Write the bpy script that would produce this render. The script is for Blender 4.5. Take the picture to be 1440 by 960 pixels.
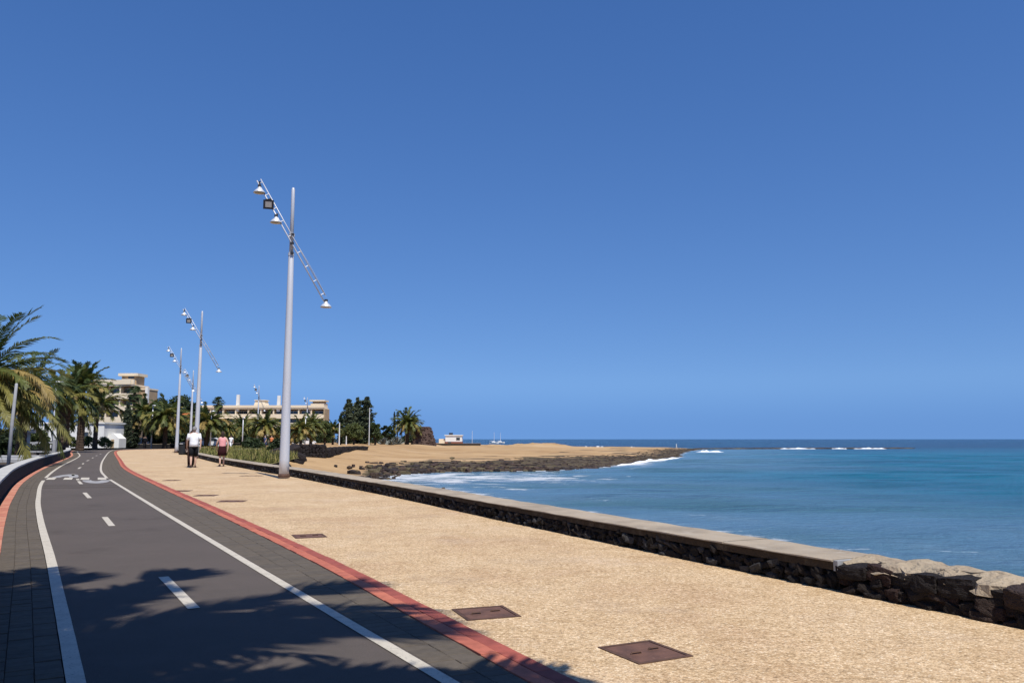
import bpy, math, random
import numpy as np
from mathutils import Vector, Matrix, noise

for o in list(bpy.data.objects):
    bpy.data.objects.remove(o)
SC = bpy.context.scene
COL = SC.collection
R = math.radians
rng = random.Random(7)

# ------------------------------------------------------------------ camera, sky, sun, exposure
cam_data = bpy.data.cameras.new('camera')
cam_data.sensor_width = 36
cam_data.lens = 28.75
cam_data.clip_start = 0.05
cam_data.clip_end = 60000
cam = bpy.data.objects.new('camera', cam_data)
COL.objects.link(cam)
cam.location = (0, 0, 1.25)
cam.rotation_euler = (R(90) + math.atan2(137, 1150), 0, 0)
SC.camera = cam

SUN_EL = R(60)
SUN_H = Vector((0.44, -0.90, 0)).normalized()
world = bpy.data.worlds.new('World')
SC.world = world
world.use_nodes = True
wn = world.node_tree.nodes
wl = world.node_tree.links
sky = wn.new('ShaderNodeTexSky')
sky.sky_type = 'NISHITA'
sky.sun_disc = False
sky.sun_elevation = SUN_EL
sky.sun_rotation = math.atan2(SUN_H.x, SUN_H.y)
sky.altitude = 0
sky.air_density = 1.0
sky.dust_density = 0.25
sky.ozone_density = 3.5
# clear marine air: the sky is read a little above each direction, so the horizon stays blue
tc = wn.new('ShaderNodeTexCoord')
sx = wn.new('ShaderNodeSeparateXYZ')
wl.new(tc.outputs['Generated'], sx.inputs[0])
lift = wn.new('ShaderNodeMath')
lift.operation = 'MULTIPLY_ADD'
wl.new(sx.outputs['Z'], lift.inputs[0])
lift.inputs[1].default_value = 0.73
lift.inputs[2].default_value = 0.145
band = wn.new('ShaderNodeMapRange')
band.interpolation_type = 'SMOOTHSTEP'
for k_, v_ in (('From Min', 0.0), ('From Max', 0.075), ('To Min', 0.085), ('To Max', 0.0)):
    band.inputs[k_].default_value = v_
wl.new(sx.outputs['Z'], band.inputs['Value'])
lift2 = wn.new('ShaderNodeMath')
wl.new(lift.outputs[0], lift2.inputs[0])
wl.new(band.outputs[0], lift2.inputs[1])
cx_ = wn.new('ShaderNodeCombineXYZ')
wl.new(sx.outputs['X'], cx_.inputs['X'])
wl.new(sx.outputs['Y'], cx_.inputs['Y'])
wl.new(lift2.outputs[0], cx_.inputs['Z'])
wl.new(cx_.outputs[0], sky.inputs['Vector'])
hsv = wn.new('ShaderNodeHueSaturation')
hsv.inputs['Hue'].default_value = 0.511
hsv.inputs['Saturation'].default_value = 1.25
wl.new(sky.outputs[0], hsv.inputs['Color'])
wl.new(hsv.outputs[0], wn['Background'].inputs['Color'])
wn['Background'].inputs['Strength'].default_value = 0.102

sun_data = bpy.data.lights.new('sun', 'SUN')
sun_data.energy = 4.0
sun_data.angle = R(0.5)
sun_data.color = (1.0, 0.95, 0.87)
sun = bpy.data.objects.new('sun', sun_data)
COL.objects.link(sun)
SUN_V = Vector((SUN_H.x * math.cos(SUN_EL), SUN_H.y * math.cos(SUN_EL), math.sin(SUN_EL)))
sun.rotation_euler = SUN_V.to_track_quat('Z', 'Y').to_euler()
sun.location = (10, -20, 40)

SC.view_settings.view_transform = 'Standard'
SC.view_settings.look = 'None'
SC.view_settings.gamma = 1
SC.view_settings.use_curve_mapping = False
SC.view_settings.exposure = 0.38
SC.cycles.max_bounces = 6
SC.cycles.transparent_max_bounces = 8


# ------------------------------------------------------------------ materials
def mat(name, base, rough=0.7, spec=0.3, metal=0.0, var=(), bump=None, coord='pos', trans=0.0, scale_xyz=None):
    """var: list of (scale, colour, lo, hi, detail); bump: (scale, strength, distance)"""
    m = bpy.data.materials.new(name)
    m.use_nodes = True
    nt = m.node_tree
    b = nt.nodes['Principled BSDF']
    b.inputs['Roughness'].default_value = rough
    b.inputs['Specular IOR Level'].default_value = spec
    b.inputs['Metallic'].default_value = metal
    if coord == 'pos':
        vec = nt.nodes.new('ShaderNodeNewGeometry').outputs['Position']
    else:
        vec = nt.nodes.new('ShaderNodeTexCoord').outputs['Object']
    if scale_xyz:
        mp = nt.nodes.new('ShaderNodeMapping')
        mp.inputs['Scale'].default_value = scale_xyz
        nt.links.new(vec, mp.inputs['Vector'])
        vec = mp.outputs[0]
    col = nt.nodes.new('ShaderNodeRGB')
    col.outputs[0].default_value = (*base, 1)
    c = col.outputs[0]
    for v in var:
        sc, c2, lo, hi = v[:4]
        n = nt.nodes.new('ShaderNodeTexNoise')
        n.inputs['Scale'].default_value = sc
        n.inputs['Detail'].default_value = v[4] if len(v) > 4 else 4
        n.inputs['Roughness'].default_value = 0.6
        nt.links.new(vec, n.inputs['Vector'])
        r = nt.nodes.new('ShaderNodeMapRange')
        r.inputs['From Min'].default_value = lo
        r.inputs['From Max'].default_value = hi
        nt.links.new(n.outputs['Fac'], r.inputs['Value'])
        mx = nt.nodes.new('ShaderNodeMix')
        mx.data_type = 'RGBA'
        nt.links.new(r.outputs[0], mx.inputs['Factor'])
        nt.links.new(c, mx.inputs['A'])
        mx.inputs['B'].default_value = (*c2, 1)
        c = mx.outputs['Result']
    nt.links.new(c, b.inputs['Base Color'])
    if bump:
        n = nt.nodes.new('ShaderNodeTexNoise')
        n.inputs['Scale'].default_value = bump[0]
        n.inputs['Detail'].default_value = 4
        nt.links.new(vec, n.inputs['Vector'])
        bp = nt.nodes.new('ShaderNodeBump')
        bp.inputs['Strength'].default_value = bump[1]
        bp.inputs['Distance'].default_value = bump[2]
        nt.links.new(n.outputs['Fac'], bp.inputs['Height'])
        nt.links.new(bp.outputs[0], b.inputs['Normal'])
    if trans:
        t = nt.nodes.new('ShaderNodeBsdfTranslucent')
        nt.links.new(c, t.inputs['Color'])
        ms = nt.nodes.new('ShaderNodeMixShader')
        ms.inputs[0].default_value = trans
        nt.links.new(b.outputs[0], ms.inputs[1])
        nt.links.new(t.outputs[0], ms.inputs[2])
        nt.links.new(ms.outputs[0], nt.nodes['Material Output'].inputs['Surface'])
    return m


M = {}
M['asphalt'] = mat('asphalt', (0.092, 0.076, 0.066), 0.9, 0.2,
                   var=[(0.55, (0.081, 0.068, 0.059), 0.42, 0.62), (150, (0.16, 0.132, 0.112), 0.52, 0.70, 3), (1.1, (0.074, 0.060, 0.051), 0.60, 0.72, 9),
                        (3.0, (0.106, 0.086, 0.075), 0.5, 0.75, 6)], bump=(260, 0.8, 0.005))
M['paint'] = mat('white_road_paint', (0.52, 0.47, 0.38), 0.7, 0.3,
                 var=[(9, (0.42, 0.375, 0.30), 0.45, 0.7, 8), (60, (0.24, 0.215, 0.185), 0.58, 0.68, 6)], bump=(200, 0.3, 0.002))
M['worn_paint'] = mat('worn_grey_paint', (0.34, 0.33, 0.32), 0.8, 0.2, var=[(6, (0.22, 0.21, 0.205), 0.4, 0.7, 8)])
M['paver'] = [mat('grey_paver_%d' % i, c, 0.9, 0.2, var=[(14, tuple(x * 0.82 for x in c), 0.42, 0.65, 6), (160, tuple(x * 1.5 for x in c), 0.6, 0.75, 2)],
                  bump=(120, 0.4, 0.004)) for i, c in enumerate([(0.106, 0.088, 0.068), (0.114, 0.095, 0.074), (0.098, 0.082, 0.065), (0.110, 0.090, 0.068)])]
M['red_brick'] = [mat('red_kerb_brick_%d' % i, c, 0.85, 0.25, var=[(10, tuple(x * 0.75 for x in c), 0.42, 0.68, 6), (150, tuple(min(1, x * 1.35) for x in c), 0.6, 0.75, 2)],
                      bump=(110, 0.4, 0.004)) for i, c in enumerate([(0.47, 0.150, 0.092), (0.43, 0.132, 0.085), (0.35, 0.092, 0.066), (0.30, 0.080, 0.060)])]
M['pale_brick'] = [mat('pale_red_kerb_brick_%d' % i, c, 0.85, 0.25, var=[(10, tuple(x * 0.75 for x in c), 0.42, 0.68, 6)], bump=(110, 0.4, 0.004)) for i, c in enumerate([(0.50, 0.21, 0.135), (0.46, 0.18, 0.12), (0.52, 0.24, 0.16)])]
M['joint_pale'] = mat('filled_joint', (0.092, 0.077, 0.061), 0.95, 0.1, var=[(30, (0.075, 0.063, 0.05), 0.5, 0.7)])
M['joint'] = mat('sandy_joint_and_shadow', (0.075, 0.062, 0.050), 0.95, 0.1, var=[(30, (0.09, 0.075, 0.06), 0.5, 0.7)])
M['lamp_metal'] = mat('galvanised_pole_paint', (0.58, 0.58, 0.59), 0.38, 0.5, 0.15, var=[(2.5, (0.50, 0.50, 0.52), 0.4, 0.7)], coord='obj', scale_xyz=(1, 1, 0.15))
M['lamp_shade'] = mat('spun_aluminium', (0.75, 0.75, 0.74), 0.35, 0.5, 0.4, coord='obj')
M['dark_metal'] = mat('dark_bracket_metal', (0.03, 0.03, 0.035), 0.5, 0.4, 0.3)
M['flood_glass'] = mat('floodlight_lens', (0.36, 0.33, 0.30), 0.3, 0.5)
M['rust'] = mat('rusty_iron', (0.155, 0.078, 0.052), 0.75, 0.35, 0.15, var=[(7, (0.095, 0.05, 0.036), 0.42, 0.66, 6), (28, (0.21, 0.11, 0.075), 0.55, 0.75, 4)], bump=(70, 0.5, 0.003))
M['rust_frame'] = mat('rusty_frame', (0.11, 0.06, 0.04), 0.8, 0.3, 0.1, var=[(20, (0.07, 0.04, 0.03), 0.45, 0.65)])
M['basalt'] = [mat('basalt_%d' % i, c, 0.9, 0.25, coord='obj', var=[(9, tuple(x * 1.7 for x in c), 0.5, 0.75, 8), (40, tuple(x * 0.4 for x in c), 0.55, 0.7, 4)],
                   bump=(24, 0.9, 0.03)) for i, c in enumerate([(0.018, 0.015, 0.014), (0.026, 0.021, 0.019), (0.014, 0.012, 0.012), (0.030, 0.022, 0.018), (0.065, 0.062, 0.062)])]
M['boulder'] = [mat('wall_boulder_%d' % i, c, 0.9, 0.25, coord='obj', var=[(5, tuple(x * 1.7 for x in c), 0.5, 0.72, 8), (22, tuple(x * 0.35 for x in c), 0.55, 0.7, 5)],
                    bump=(14, 1.0, 0.05)) for i, c in enumerate([(0.040, 0.022, 0.018), (0.046, 0.030, 0.024), (0.022, 0.017, 0.016), (0.032, 0.024, 0.020)])]
M['mortar_dark'] = mat('dark_mortar', (0.022, 0.018, 0.015), 0.95, 0.1, var=[(20, (0.035, 0.030, 0.026), 0.5, 0.7)], bump=(30, 0.8, 0.02))
M['coping'] = mat('weathered_coping', (0.38, 0.31, 0.225), 0.9, 0.2, var=[(1.3, (0.24, 0.195, 0.145), 0.45, 0.66, 9), (5, (0.40, 0.345, 0.27), 0.55, 0.7, 7), (35, (0.32, 0.29, 0.24), 0.52, 0.75, 4), (90, (0.15, 0.13, 0.11), 0.62, 0.75, 3)], bump=(60, 0.6, 0.01))
M['mortar_cap'] = mat('rough_mortar_cap', (0.36, 0.29, 0.20), 0.95, 0.15, var=[(4, (0.27, 0.21, 0.15), 0.42, 0.66, 8), (30, (0.42, 0.35, 0.26), 0.52, 0.75, 5)], bump=(26, 1.0, 0.03))
M['fascia'] = mat('dark_coping_edge', (0.050, 0.037, 0.026), 0.95, 0.1, var=[(6, (0.10, 0.080, 0.058), 0.5, 0.7, 8), (40, (0.03, 0.024, 0.018), 0.55, 0.7, 4)], bump=(40, 0.8, 0.015))  # brown coping edge, much darker than the slab on top
M['white_coping'] = mat('whitewashed_coping', (0.46, 0.45, 0.41), 0.85, 0.2, var=[(2.5, (0.34, 0.33, 0.30), 0.45, 0.7, 8)], bump=(30, 0.4, 0.01))
M['black_wall'] = mat('black_painted_wall', (0.018, 0.017, 0.018), 0.85, 0.2, var=[(4, (0.035, 0.03, 0.028), 0.5, 0.75, 6)], bump=(25, 0.6, 0.02))
M['grey_conc'] = mat('grey_concrete', (0.36, 0.36, 0.36), 0.85, 0.2, var=[(2, (0.28, 0.28, 0.27), 0.4, 0.7, 6)])
M['white_wall'] = mat('white_render', (0.78, 0.77, 0.72), 0.85, 0.2, var=[(0.6, (0.70, 0.68, 0.63), 0.45, 0.7, 6)])
M['cream'] = mat('cream_render', (0.80, 0.68, 0.49), 0.85, 0.2, var=[(0.4, (0.74, 0.61, 0.43), 0.4, 0.7, 6)])
M['ochre'] = mat('shaded_ochre_render', (0.42, 0.31, 0.19), 0.85, 0.2, var=[(0.5, (0.36, 0.26, 0.16), 0.4, 0.7, 6)])
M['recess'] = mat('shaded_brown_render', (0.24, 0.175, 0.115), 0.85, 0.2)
M['glass'] = mat('window_glass', (0.035, 0.045, 0.055), 0.08, 0.6)
M['frame'] = mat('window_frame_paint', (0.55, 0.50, 0.42), 0.6, 0.3)
M['trunk'] = mat('palm_trunk', (0.095, 0.066, 0.046), 0.95, 0.1, coord='obj', var=[(6, (0.05, 0.034, 0.024), 0.42, 0.6, 6)], bump=(9, 1.0, 0.08), scale_xyz=(1, 1, 2.5))
M['bark'] = mat('tree_bark', (0.085, 0.06, 0.045), 0.95, 0.1, coord='obj', var=[(5, (0.045, 0.033, 0.026), 0.42, 0.6, 6)], bump=(9, 1.0, 0.05))
M['frond'] = [mat('palm_frond_%d' % i, c, 0.55, 0.35, trans=0.3, coord='obj', var=[(1.5, tuple(x * 0.7 for x in c), 0.4, 0.65)]) for i, c in enumerate(
    [(0.060, 0.088, 0.022), (0.120, 0.140, 0.032), (0.23, 0.21, 0.05), (0.38, 0.275, 0.090), (0.15, 0.085, 0.045)])]
M['leaf'] = [mat('leaf_%d' % i, c, 0.6, 0.3, trans=0.25) for i, c in enumerate([(0.042, 0.062, 0.020), (0.07, 0.095, 0.028), (0.028, 0.042, 0.018), (0.105, 0.12, 0.035)])]
M['conifer'] = [mat('conifer_%d' % i, c, 0.7, 0.2, trans=0.15) for i, c in enumerate([(0.070, 0.088, 0.048), (0.105, 0.120, 0.066), (0.044, 0.058, 0.034)])]
M['agave'] = mat('agave_leaf', (0.20, 0.21, 0.19), 0.6, 0.3, var=[(3, (0.13, 0.15, 0.12), 0.4, 0.7)])
M['grass'] = [mat('grass_blade_%d' % i, c, 0.7, 0.2, trans=0.3) for i, c in enumerate([(0.24, 0.22, 0.06), (0.15, 0.16, 0.042), (0.32, 0.25, 0.10)])]
M['lawn'] = mat('lawn_soil', (0.18, 0.16, 0.06), 0.95, 0.1, var=[(0.6, (0.085, 0.085, 0.03), 0.42, 0.62, 8), (4, (0.2, 0.16, 0.075), 0.52, 0.72, 6)], bump=(8, 0.8, 0.05))
M['shore_rock'] = [mat('shore_rock_%d' % i, c, 0.85, 0.3, var=[(2.5, tuple(x * 0.5 for x in c), 0.45, 0.65, 6)], bump=(6, 0.8, 0.06)) for i, c in enumerate(
    [(0.070, 0.046, 0.032), (0.118, 0.092, 0.048), (0.035, 0.026, 0.023), (0.072, 0.045, 0.036)])]
M['kiln'] = mat('purple_brown_stone', (0.10, 0.067, 0.055), 0.95, 0.1, var=[(1.2, (0.07, 0.047, 0.04), 0.4, 0.62, 8), (6, (0.15, 0.105, 0.085), 0.55, 0.75, 5)], bump=(3, 1.0, 0.15))
M['foam'] = mat('breaking_foam', (0.86, 0.88, 0.9), 0.9, 0.2, var=[(1.2, (0.62, 0.70, 0.76), 0.5, 0.7, 6)], bump=(4, 0.8, 0.1))
M['bin'] = mat('bin_plastic', (0.014, 0.015, 0.017), 0.5, 0.4)
M['skin'] = mat('skin', (0.56, 0.36, 0.26), 0.6, 0.3)
M['hair_grey'] = mat('grey_hair', (0.22, 0.21, 0.20), 0.8, 0.2)
M['hair_dark'] = mat('dark_brown_hair', (0.035, 0.02, 0.014), 0.7, 0.3)
M['white_cloth'] = mat('white_cotton', (0.80, 0.82, 0.83), 0.9, 0.1, coord='obj', bump=(9, 0.5, 0.03))
M['black_cloth'] = mat('black_cotton', (0.012, 0.012, 0.014), 0.9, 0.1, coord='obj', bump=(9, 0.5, 0.03))
M['pink_cloth'] = mat('pink_cotton', (0.72, 0.33, 0.33), 0.9, 0.1, coord='obj', bump=(9, 0.5, 0.03))
M['maroon_cloth'] = mat('maroon_skirt', (0.035, 0.010, 0.012), 0.9, 0.1, coord='obj', bump=(9, 0.5, 0.03))
M['brown_cloth'] = mat('dark_brown_trousers', (0.035, 0.018, 0.014), 0.9, 0.1, coord='obj')
M['orange'] = mat('orange_cloth', (0.62, 0.20, 0.07), 0.8, 0.2)
M['shoe'] = mat('shoe_leather', (0.05, 0.022, 0.015), 0.6, 0.3)
M['blue_cloth'] = mat('blue_cloth', (0.05, 0.08, 0.16), 0.9, 0.1)
M['car_white'] = mat('white_car_paint', (0.78, 0.78, 0.78), 0.25, 0.5)
M['tyre'] = mat('tyre_rubber', (0.015, 0.015, 0.016), 0.85, 0.2)
M['red_wall'] = mat('red_brown_render', (0.20, 0.06, 0.04), 0.85, 0.2)
M['pole_white'] = mat('white_pole_paint', (0.68, 0.68, 0.67), 0.5, 0.3)
M['tank'] = mat('dark_tank', (0.03, 0.035, 0.05), 0.5, 0.3)


def pebble_material():
    """Exposed aggregate: fine tan pebbles in pale sandy cement, with worn patches."""
    m = bpy.data.materials.new('exposed_pebble_paving')
    m.use_nodes = True
    nt = m.node_tree
    L = nt.links
    b = nt.nodes['Principled BSDF']
    b.inputs['Roughness'].default_value = 0.85
    b.inputs['Specular IOR Level'].default_value = 0.25
    pos = nt.nodes.new('ShaderNodeNewGeometry').outputs['Position']

    def noise(sc, det, rough=0.6):
        n = nt.nodes.new('ShaderNodeTexNoise')
        n.inputs['Scale'].default_value = sc
        n.inputs['Detail'].default_value = det
        n.inputs['Roughness'].default_value = rough
        L.new(pos, n.inputs['Vector'])
        return n.outputs['Fac']

    def ramp(v, stops):
        r = nt.nodes.new('ShaderNodeValToRGB')
        e = r.color_ramp.elements
        e[0].position, e[0].color = stops[0][0], (*stops[0][1], 1)
        e[1].position, e[1].color = stops[-1][0], (*stops[-1][1], 1)
        for p, c in stops[1:-1]:
            k = e.new(p)
            k.color = (*c, 1)
        L.new(v, r.inputs[0])
        return r.outputs[0]

    def mix(f, a, bb, t='MIX'):
        x = nt.nodes.new('ShaderNodeMix')
        x.data_type = 'RGBA'
        x.blend_type = t
        if isinstance(f, float):
            x.inputs['Factor'].default_value = f
        else:
            L.new(f, x.inputs['Factor'])
        for s, q in (('A', a), ('B', bb)):
            if isinstance(q, tuple):
                x.inputs[s].default_value = (*q, 1)
            else:
                L.new(q, x.inputs[s])
        return x.outputs['Result']
    vor = nt.nodes.new('ShaderNodeTexVoronoi')
    vor.inputs['Scale'].default_value = 78
    L.new(pos, vor.inputs['Vector'])
    sep = nt.nodes.new('ShaderNodeSeparateColor')
    L.new(vor.outputs['Color'], sep.inputs[0])
    peb = ramp(sep.outputs[0], [(0.0, (0.197, 0.126, 0.065)), (0.16, (0.394, 0.268, 0.142)), (0.5, (0.580, 0.404, 0.225)), (0.85, (0.696, 0.513, 0.303)), (1.0, (0.812, 0.666, 0.471))])
    gap = ramp(vor.outputs['Distance'], [(0.5, (0, 0, 0)), (0.85, (1, 1, 1))])
    peb = mix(0.25, peb, (0.540, 0.412, 0.256))
    c = mix(gap, peb, (0.464, 0.311, 0.168))
    big = ramp(noise(0.55, 6, 0.65), [(0.36, (0.90, 0.865, 0.86)), (0.5, (1, 1, 1)), (0.66, (1.06, 1.09, 1.14))])
    c = mix(1.0, c, big, 'MULTIPLY')
    mid = ramp(noise(4.2, 5, 0.7), [(0.34, (0.86, 0.83, 0.78)), (0.52, (1, 1, 1)), (0.72, (1.08, 1.09, 1.12))])
    c = mix(1.0, c, mid, 'MULTIPLY')
    gr = ramp(noise(24, 4, 0.7), [(0.34, (0.68, 0.63, 0.56)), (0.5, (1, 1, 1)), (0.66, (1.14, 1.14, 1.16))])
    c = mix(1.0, c, gr, 'MULTIPLY')
    st = ramp(noise(0.9, 9, 0.72), [(0.53, (0, 0, 0)), (0.66, (1, 1, 1))])
    c = mix(mix(0.30, (0, 0, 0), st), c, (0.33, 0.245, 0.175))
    lt = ramp(noise(0.33, 7, 0.7), [(0.55, (0, 0, 0)), (0.68, (1, 1, 1))])
    c = mix(mix(0.32, (0, 0, 0), lt), c, (0.66, 0.54, 0.42))
    sp = ramp(noise(9, 6, 0.8), [(0.64, (0, 0, 0)), (0.70, (1, 1, 1))])
    c = mix(mix(0.55, (0, 0, 0), sp), c, (0.24, 0.17, 0.11))
    L.new(c, b.inputs['Base Color'])
    bp = nt.nodes.new('ShaderNodeBump')
    bp.inputs['Strength'].default_value = 0.7
    bp.inputs['Distance'].default_value = 0.006
    bp.invert = True
    L.new(vor.outputs['Distance'], bp.inputs['Height'])
    L.new(bp.outputs[0], b.inputs['Normal'])
    return m


M['pebble'] = pebble_material()


# ------------------------------------------------------------------ mesh helpers
class MB:
    """Collects shapes in one mesh."""
    def __init__(self):
        self.v, self.f, self.mi = [], [], []

    def poly(self, pts, mi=0):
        n = len(self.v)
        self.v += [tuple(p) for p in pts]
        self.f.append(tuple(range(n, n + len(pts))))
        self.mi.append(mi)

    def add(self, vs, fs, mi=0):
        n = len(self.v)
        self.v += [tuple(p) for p in vs]
        for f in fs:
            self.f.append(tuple(i + n for i in f))
            self.mi.append(mi)

    def box(self, lo, hi, mi=0, mtx=None):
        x0, y0, z0 = lo
        x1, y1, z1 = hi
        vs = [(x0, y0, z0), (x1, y0, z0), (x1, y1, z0), (x0, y1, z0), (x0, y0, z1), (x1, y0, z1), (x1, y1, z1), (x0, y1, z1)]
        if mtx:
            vs = [mtx @ Vector(q) for q in vs]
        self.add(vs, [(3, 2, 1, 0), (4, 5, 6, 7), (0, 1, 5, 4), (1, 2, 6, 5), (2, 3, 7, 6), (3, 0, 4, 7)], mi)

    def bevbox(self, lo, hi, b, mi=0, mtx=None):
        """box with chamfered top edge"""
        x0, y0, z0 = lo
        x1, y1, z1 = hi
        vs = [(x0, y0, z0), (x1, y0, z0), (x1, y1, z0), (x0, y1, z0), (x0, y0, z1 - b), (x1, y0, z1 - b), (x1, y1, z1 - b), (x0, y1, z1 - b),
              (x0 + b, y0 + b, z1), (x1 - b, y0 + b, z1), (x1 - b, y1 - b, z1), (x0 + b, y1 - b, z1)]
        if mtx:
            vs = [mtx @ Vector(q) for q in vs]
        self.add(vs, [(3, 2, 1, 0), (0, 1, 5, 4), (1, 2, 6, 5), (2, 3, 7, 6), (3, 0, 4, 7), (4, 5, 9, 8), (5, 6, 10, 9), (6, 7, 11, 10), (7, 4, 8, 11), (8, 9, 10, 11)], mi)

    def tube(self, pts, rad, n=8, mi=0, caps=True):
        pts = [Vector(p) for p in pts]
        if not isinstance(rad, (list, tuple)):
            rad = [rad] * len(pts)
        base = len(self.v)
        ref = None
        for i, p in enumerate(pts):
            t = (pts[min(i + 1, len(pts) - 1)] - pts[max(i - 1, 0)]).normalized()
            if ref is None:
                ref = Vector((0, 0, 1)) if abs(t.z) < 0.9 else Vector((1, 0, 0))
            a = t.cross(ref).normalized()
            bb = t.cross(a).normalized()
            ref = bb.cross(t) if False else ref
            for k in range(n):
                w = 2 * math.pi * k / n
                self.v.append(tuple(p + a * (math.cos(w) * rad[i]) + bb * (math.sin(w) * rad[i])))
        for i in range(len(pts) - 1):
            for k in range(n):
                k2 = (k + 1) % n
                self.f.append((base + i * n + k, base + i * n + k2, base + (i + 1) * n + k2, base + (i + 1) * n + k))
                self.mi.append(mi)
        if caps:
            self.f.append(tuple(base + k for k in range(n))[::-1])
            self.mi.append(mi)
            self.f.append(tuple(base + (len(pts) - 1) * n + k for k in range(n)))
            self.mi.append(mi)

    def lathe(self, prof, n=16, mi=0, org=(0, 0, 0), mtx=None):
        base = len(self.v)
        for r, z in prof:
            for k in range(n):
                w = 2 * math.pi * k / n
                q = Vector((org[0] + r * math.cos(w), org[1] + r * math.sin(w), org[2] + z))
                self.v.append(tuple(mtx @ q if mtx else q))
        for i in range(len(prof) - 1):
            for k in range(n):
                k2 = (k + 1) % n
                self.f.append((base + i * n + k, base + i * n + k2, base + (i + 1) * n + k2, base + (i + 1) * n + k))
                self.mi.append(mi)

    def rings(self, rs, mi=0, caps=True):
        n = len(rs[0])
        base = len(self.v)
        for r in rs:
            self.v += [tuple(p) for p in r]
        for i in range(len(rs) - 1):
            for k in range(n):
                k2 = (k + 1) % n
                self.f.append((base + i * n + k, base + i * n + k2, base + (i + 1) * n + k2, base + (i + 1) * n + k))
                self.mi.append(mi)
        if caps:
            self.f.append(tuple(base + k for k in range(n))[::-1])
            self.mi.append(mi)
            self.f.append(tuple(base + (len(rs) - 1) * n + k for k in range(n)))
            self.mi.append(mi)

    def mesh(self, name, mats, smooth=False):
        me = bpy.data.meshes.new(name)
        me.from_pydata(self.v, [], self.f)
        if not isinstance(mats, (list, tuple)):
            mats = [mats]
        for m in mats:
            me.materials.append(m)
        if len(mats) > 1:
            me.polygons.foreach_set('material_index', self.mi)
        if smooth:
            me.polygons.foreach_set('use_smooth', [True] * len(me.polygons))
        me.update()
        return me

    def build(self, name, mats, parent=None, smooth=False):
        return link(name, self.mesh(name, mats, smooth), parent)


def link(name, me, parent=None):
    o = bpy.data.objects.new(name, me)
    COL.objects.link(o)
    if parent:
        o.parent = parent
    return o


def thing(name, label, cat, loc=(0, 0, 0), rz=0.0, group=None):
    o = bpy.data.objects.new(name, None)
    o.empty_display_size = 0.3
    COL.objects.link(o)
    o.location = loc
    o.rotation_euler = (0, 0, rz)
    tag(o, label, cat, group)
    return o


def tag(o, label=None, cat=None, group=None, kind=None):
    if label:
        o['label'] = label
    if cat:
        o['category'] = cat
    if group:
        o['group'] = group
    if kind:
        o['kind'] = kind
    return o


def dup(root, loc, rz, label, group=None, scale=1.0):
    r = root.copy()
    COL.objects.link(r)
    r.location = loc
    r.rotation_euler = (0, 0, rz)
    r.scale = (scale,) * 3
    r['label'] = label
    if group:
        r['group'] = group
    for ch in list(root.children):
        c = ch.copy()
        COL.objects.link(c)
        c.parent = r
        for g in list(ch.children):
            d = g.copy()
            COL.objects.link(d)
            d.parent = c
    return r


def at(px, py, Y):
    """bearing and height, read off the survey of the photograph, at a distance Y north -> world point"""
    k = Y * 0.993 / 1150
    return Vector(((px - 720) * k, Y, 1.25 + (617 - py) * k))


class Curve:
    """smooth plan curve with arc length"""
    def __init__(self, pts, step=0.25):
        P = [Vector((x, y)) for x, y in pts]
        out = []
        for i in range(len(P) - 1):
            p0 = P[max(i - 1, 0)]
            p1, p2 = P[i], P[i + 1]
            p3 = P[min(i + 2, len(P) - 1)]
            n = max(2, int((p2 - p1).length / step))
            for k in range(n):
                t = k / n
                out.append(0.5 * ((2 * p1) + (p2 - p0) * t + (2 * p0 - 5 * p1 + 4 * p2 - p3) * t * t + (3 * p1 - p0 - 3 * p2 + p3) * t ** 3))
        out.append(P[-1])
        self.p = np.array([(q.x, q.y) for q in out])
        d = np.hypot(*np.diff(self.p, axis=0).T)
        self.s = np.concatenate([[0], np.cumsum(d)])
        self.L = self.s[-1]

    def pt(self, s):
        return Vector((float(np.interp(s, self.s, self.p[:, 0])), float(np.interp(s, self.s, self.p[:, 1]))))

    def tan(self, s):
        return (self.pt(min(s + 0.2, self.L)) - self.pt(max(s - 0.2, 0))).normalized()

    def s_at_y(self, y):
        i = int(np.argmax(self.p[:, 1] >= y))
        return self.s[i]

    def off(self, d):
        """curve moved d to its left"""
        pts = []
        for s in np.arange(0, self.L, 1.0).tolist() + [self.L]:
            t = self.tan(s)
            q = self.pt(s) + Vector((-t.y, t.x)) * d
            pts.append((q.x, q.y))
        return Curve(pts, 0.5)

    def sample(self, n):
        return [self.pt(self.L * i / (n - 1)) for i in range(n)]


def ribbon(name, A, B, z, m, n=260, parent=None, cross=1, thick=0.0):
    mb = MB()
    a, b = A.sample(n), B.sample(n)
    for i in range(n):
        for k in range(cross + 1):
            q = a[i].lerp(b[i], k / cross)
            mb.v.append((q.x, q.y, z))
    w = cross + 1
    for i in range(n - 1):
        for k in range(cross):
            mb.f.append((i * w + k, i * w + k + 1, (i + 1) * w + k + 1, (i + 1) * w + k))
            mb.mi.append(0)
    return mb.build(name, m, parent)


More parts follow.
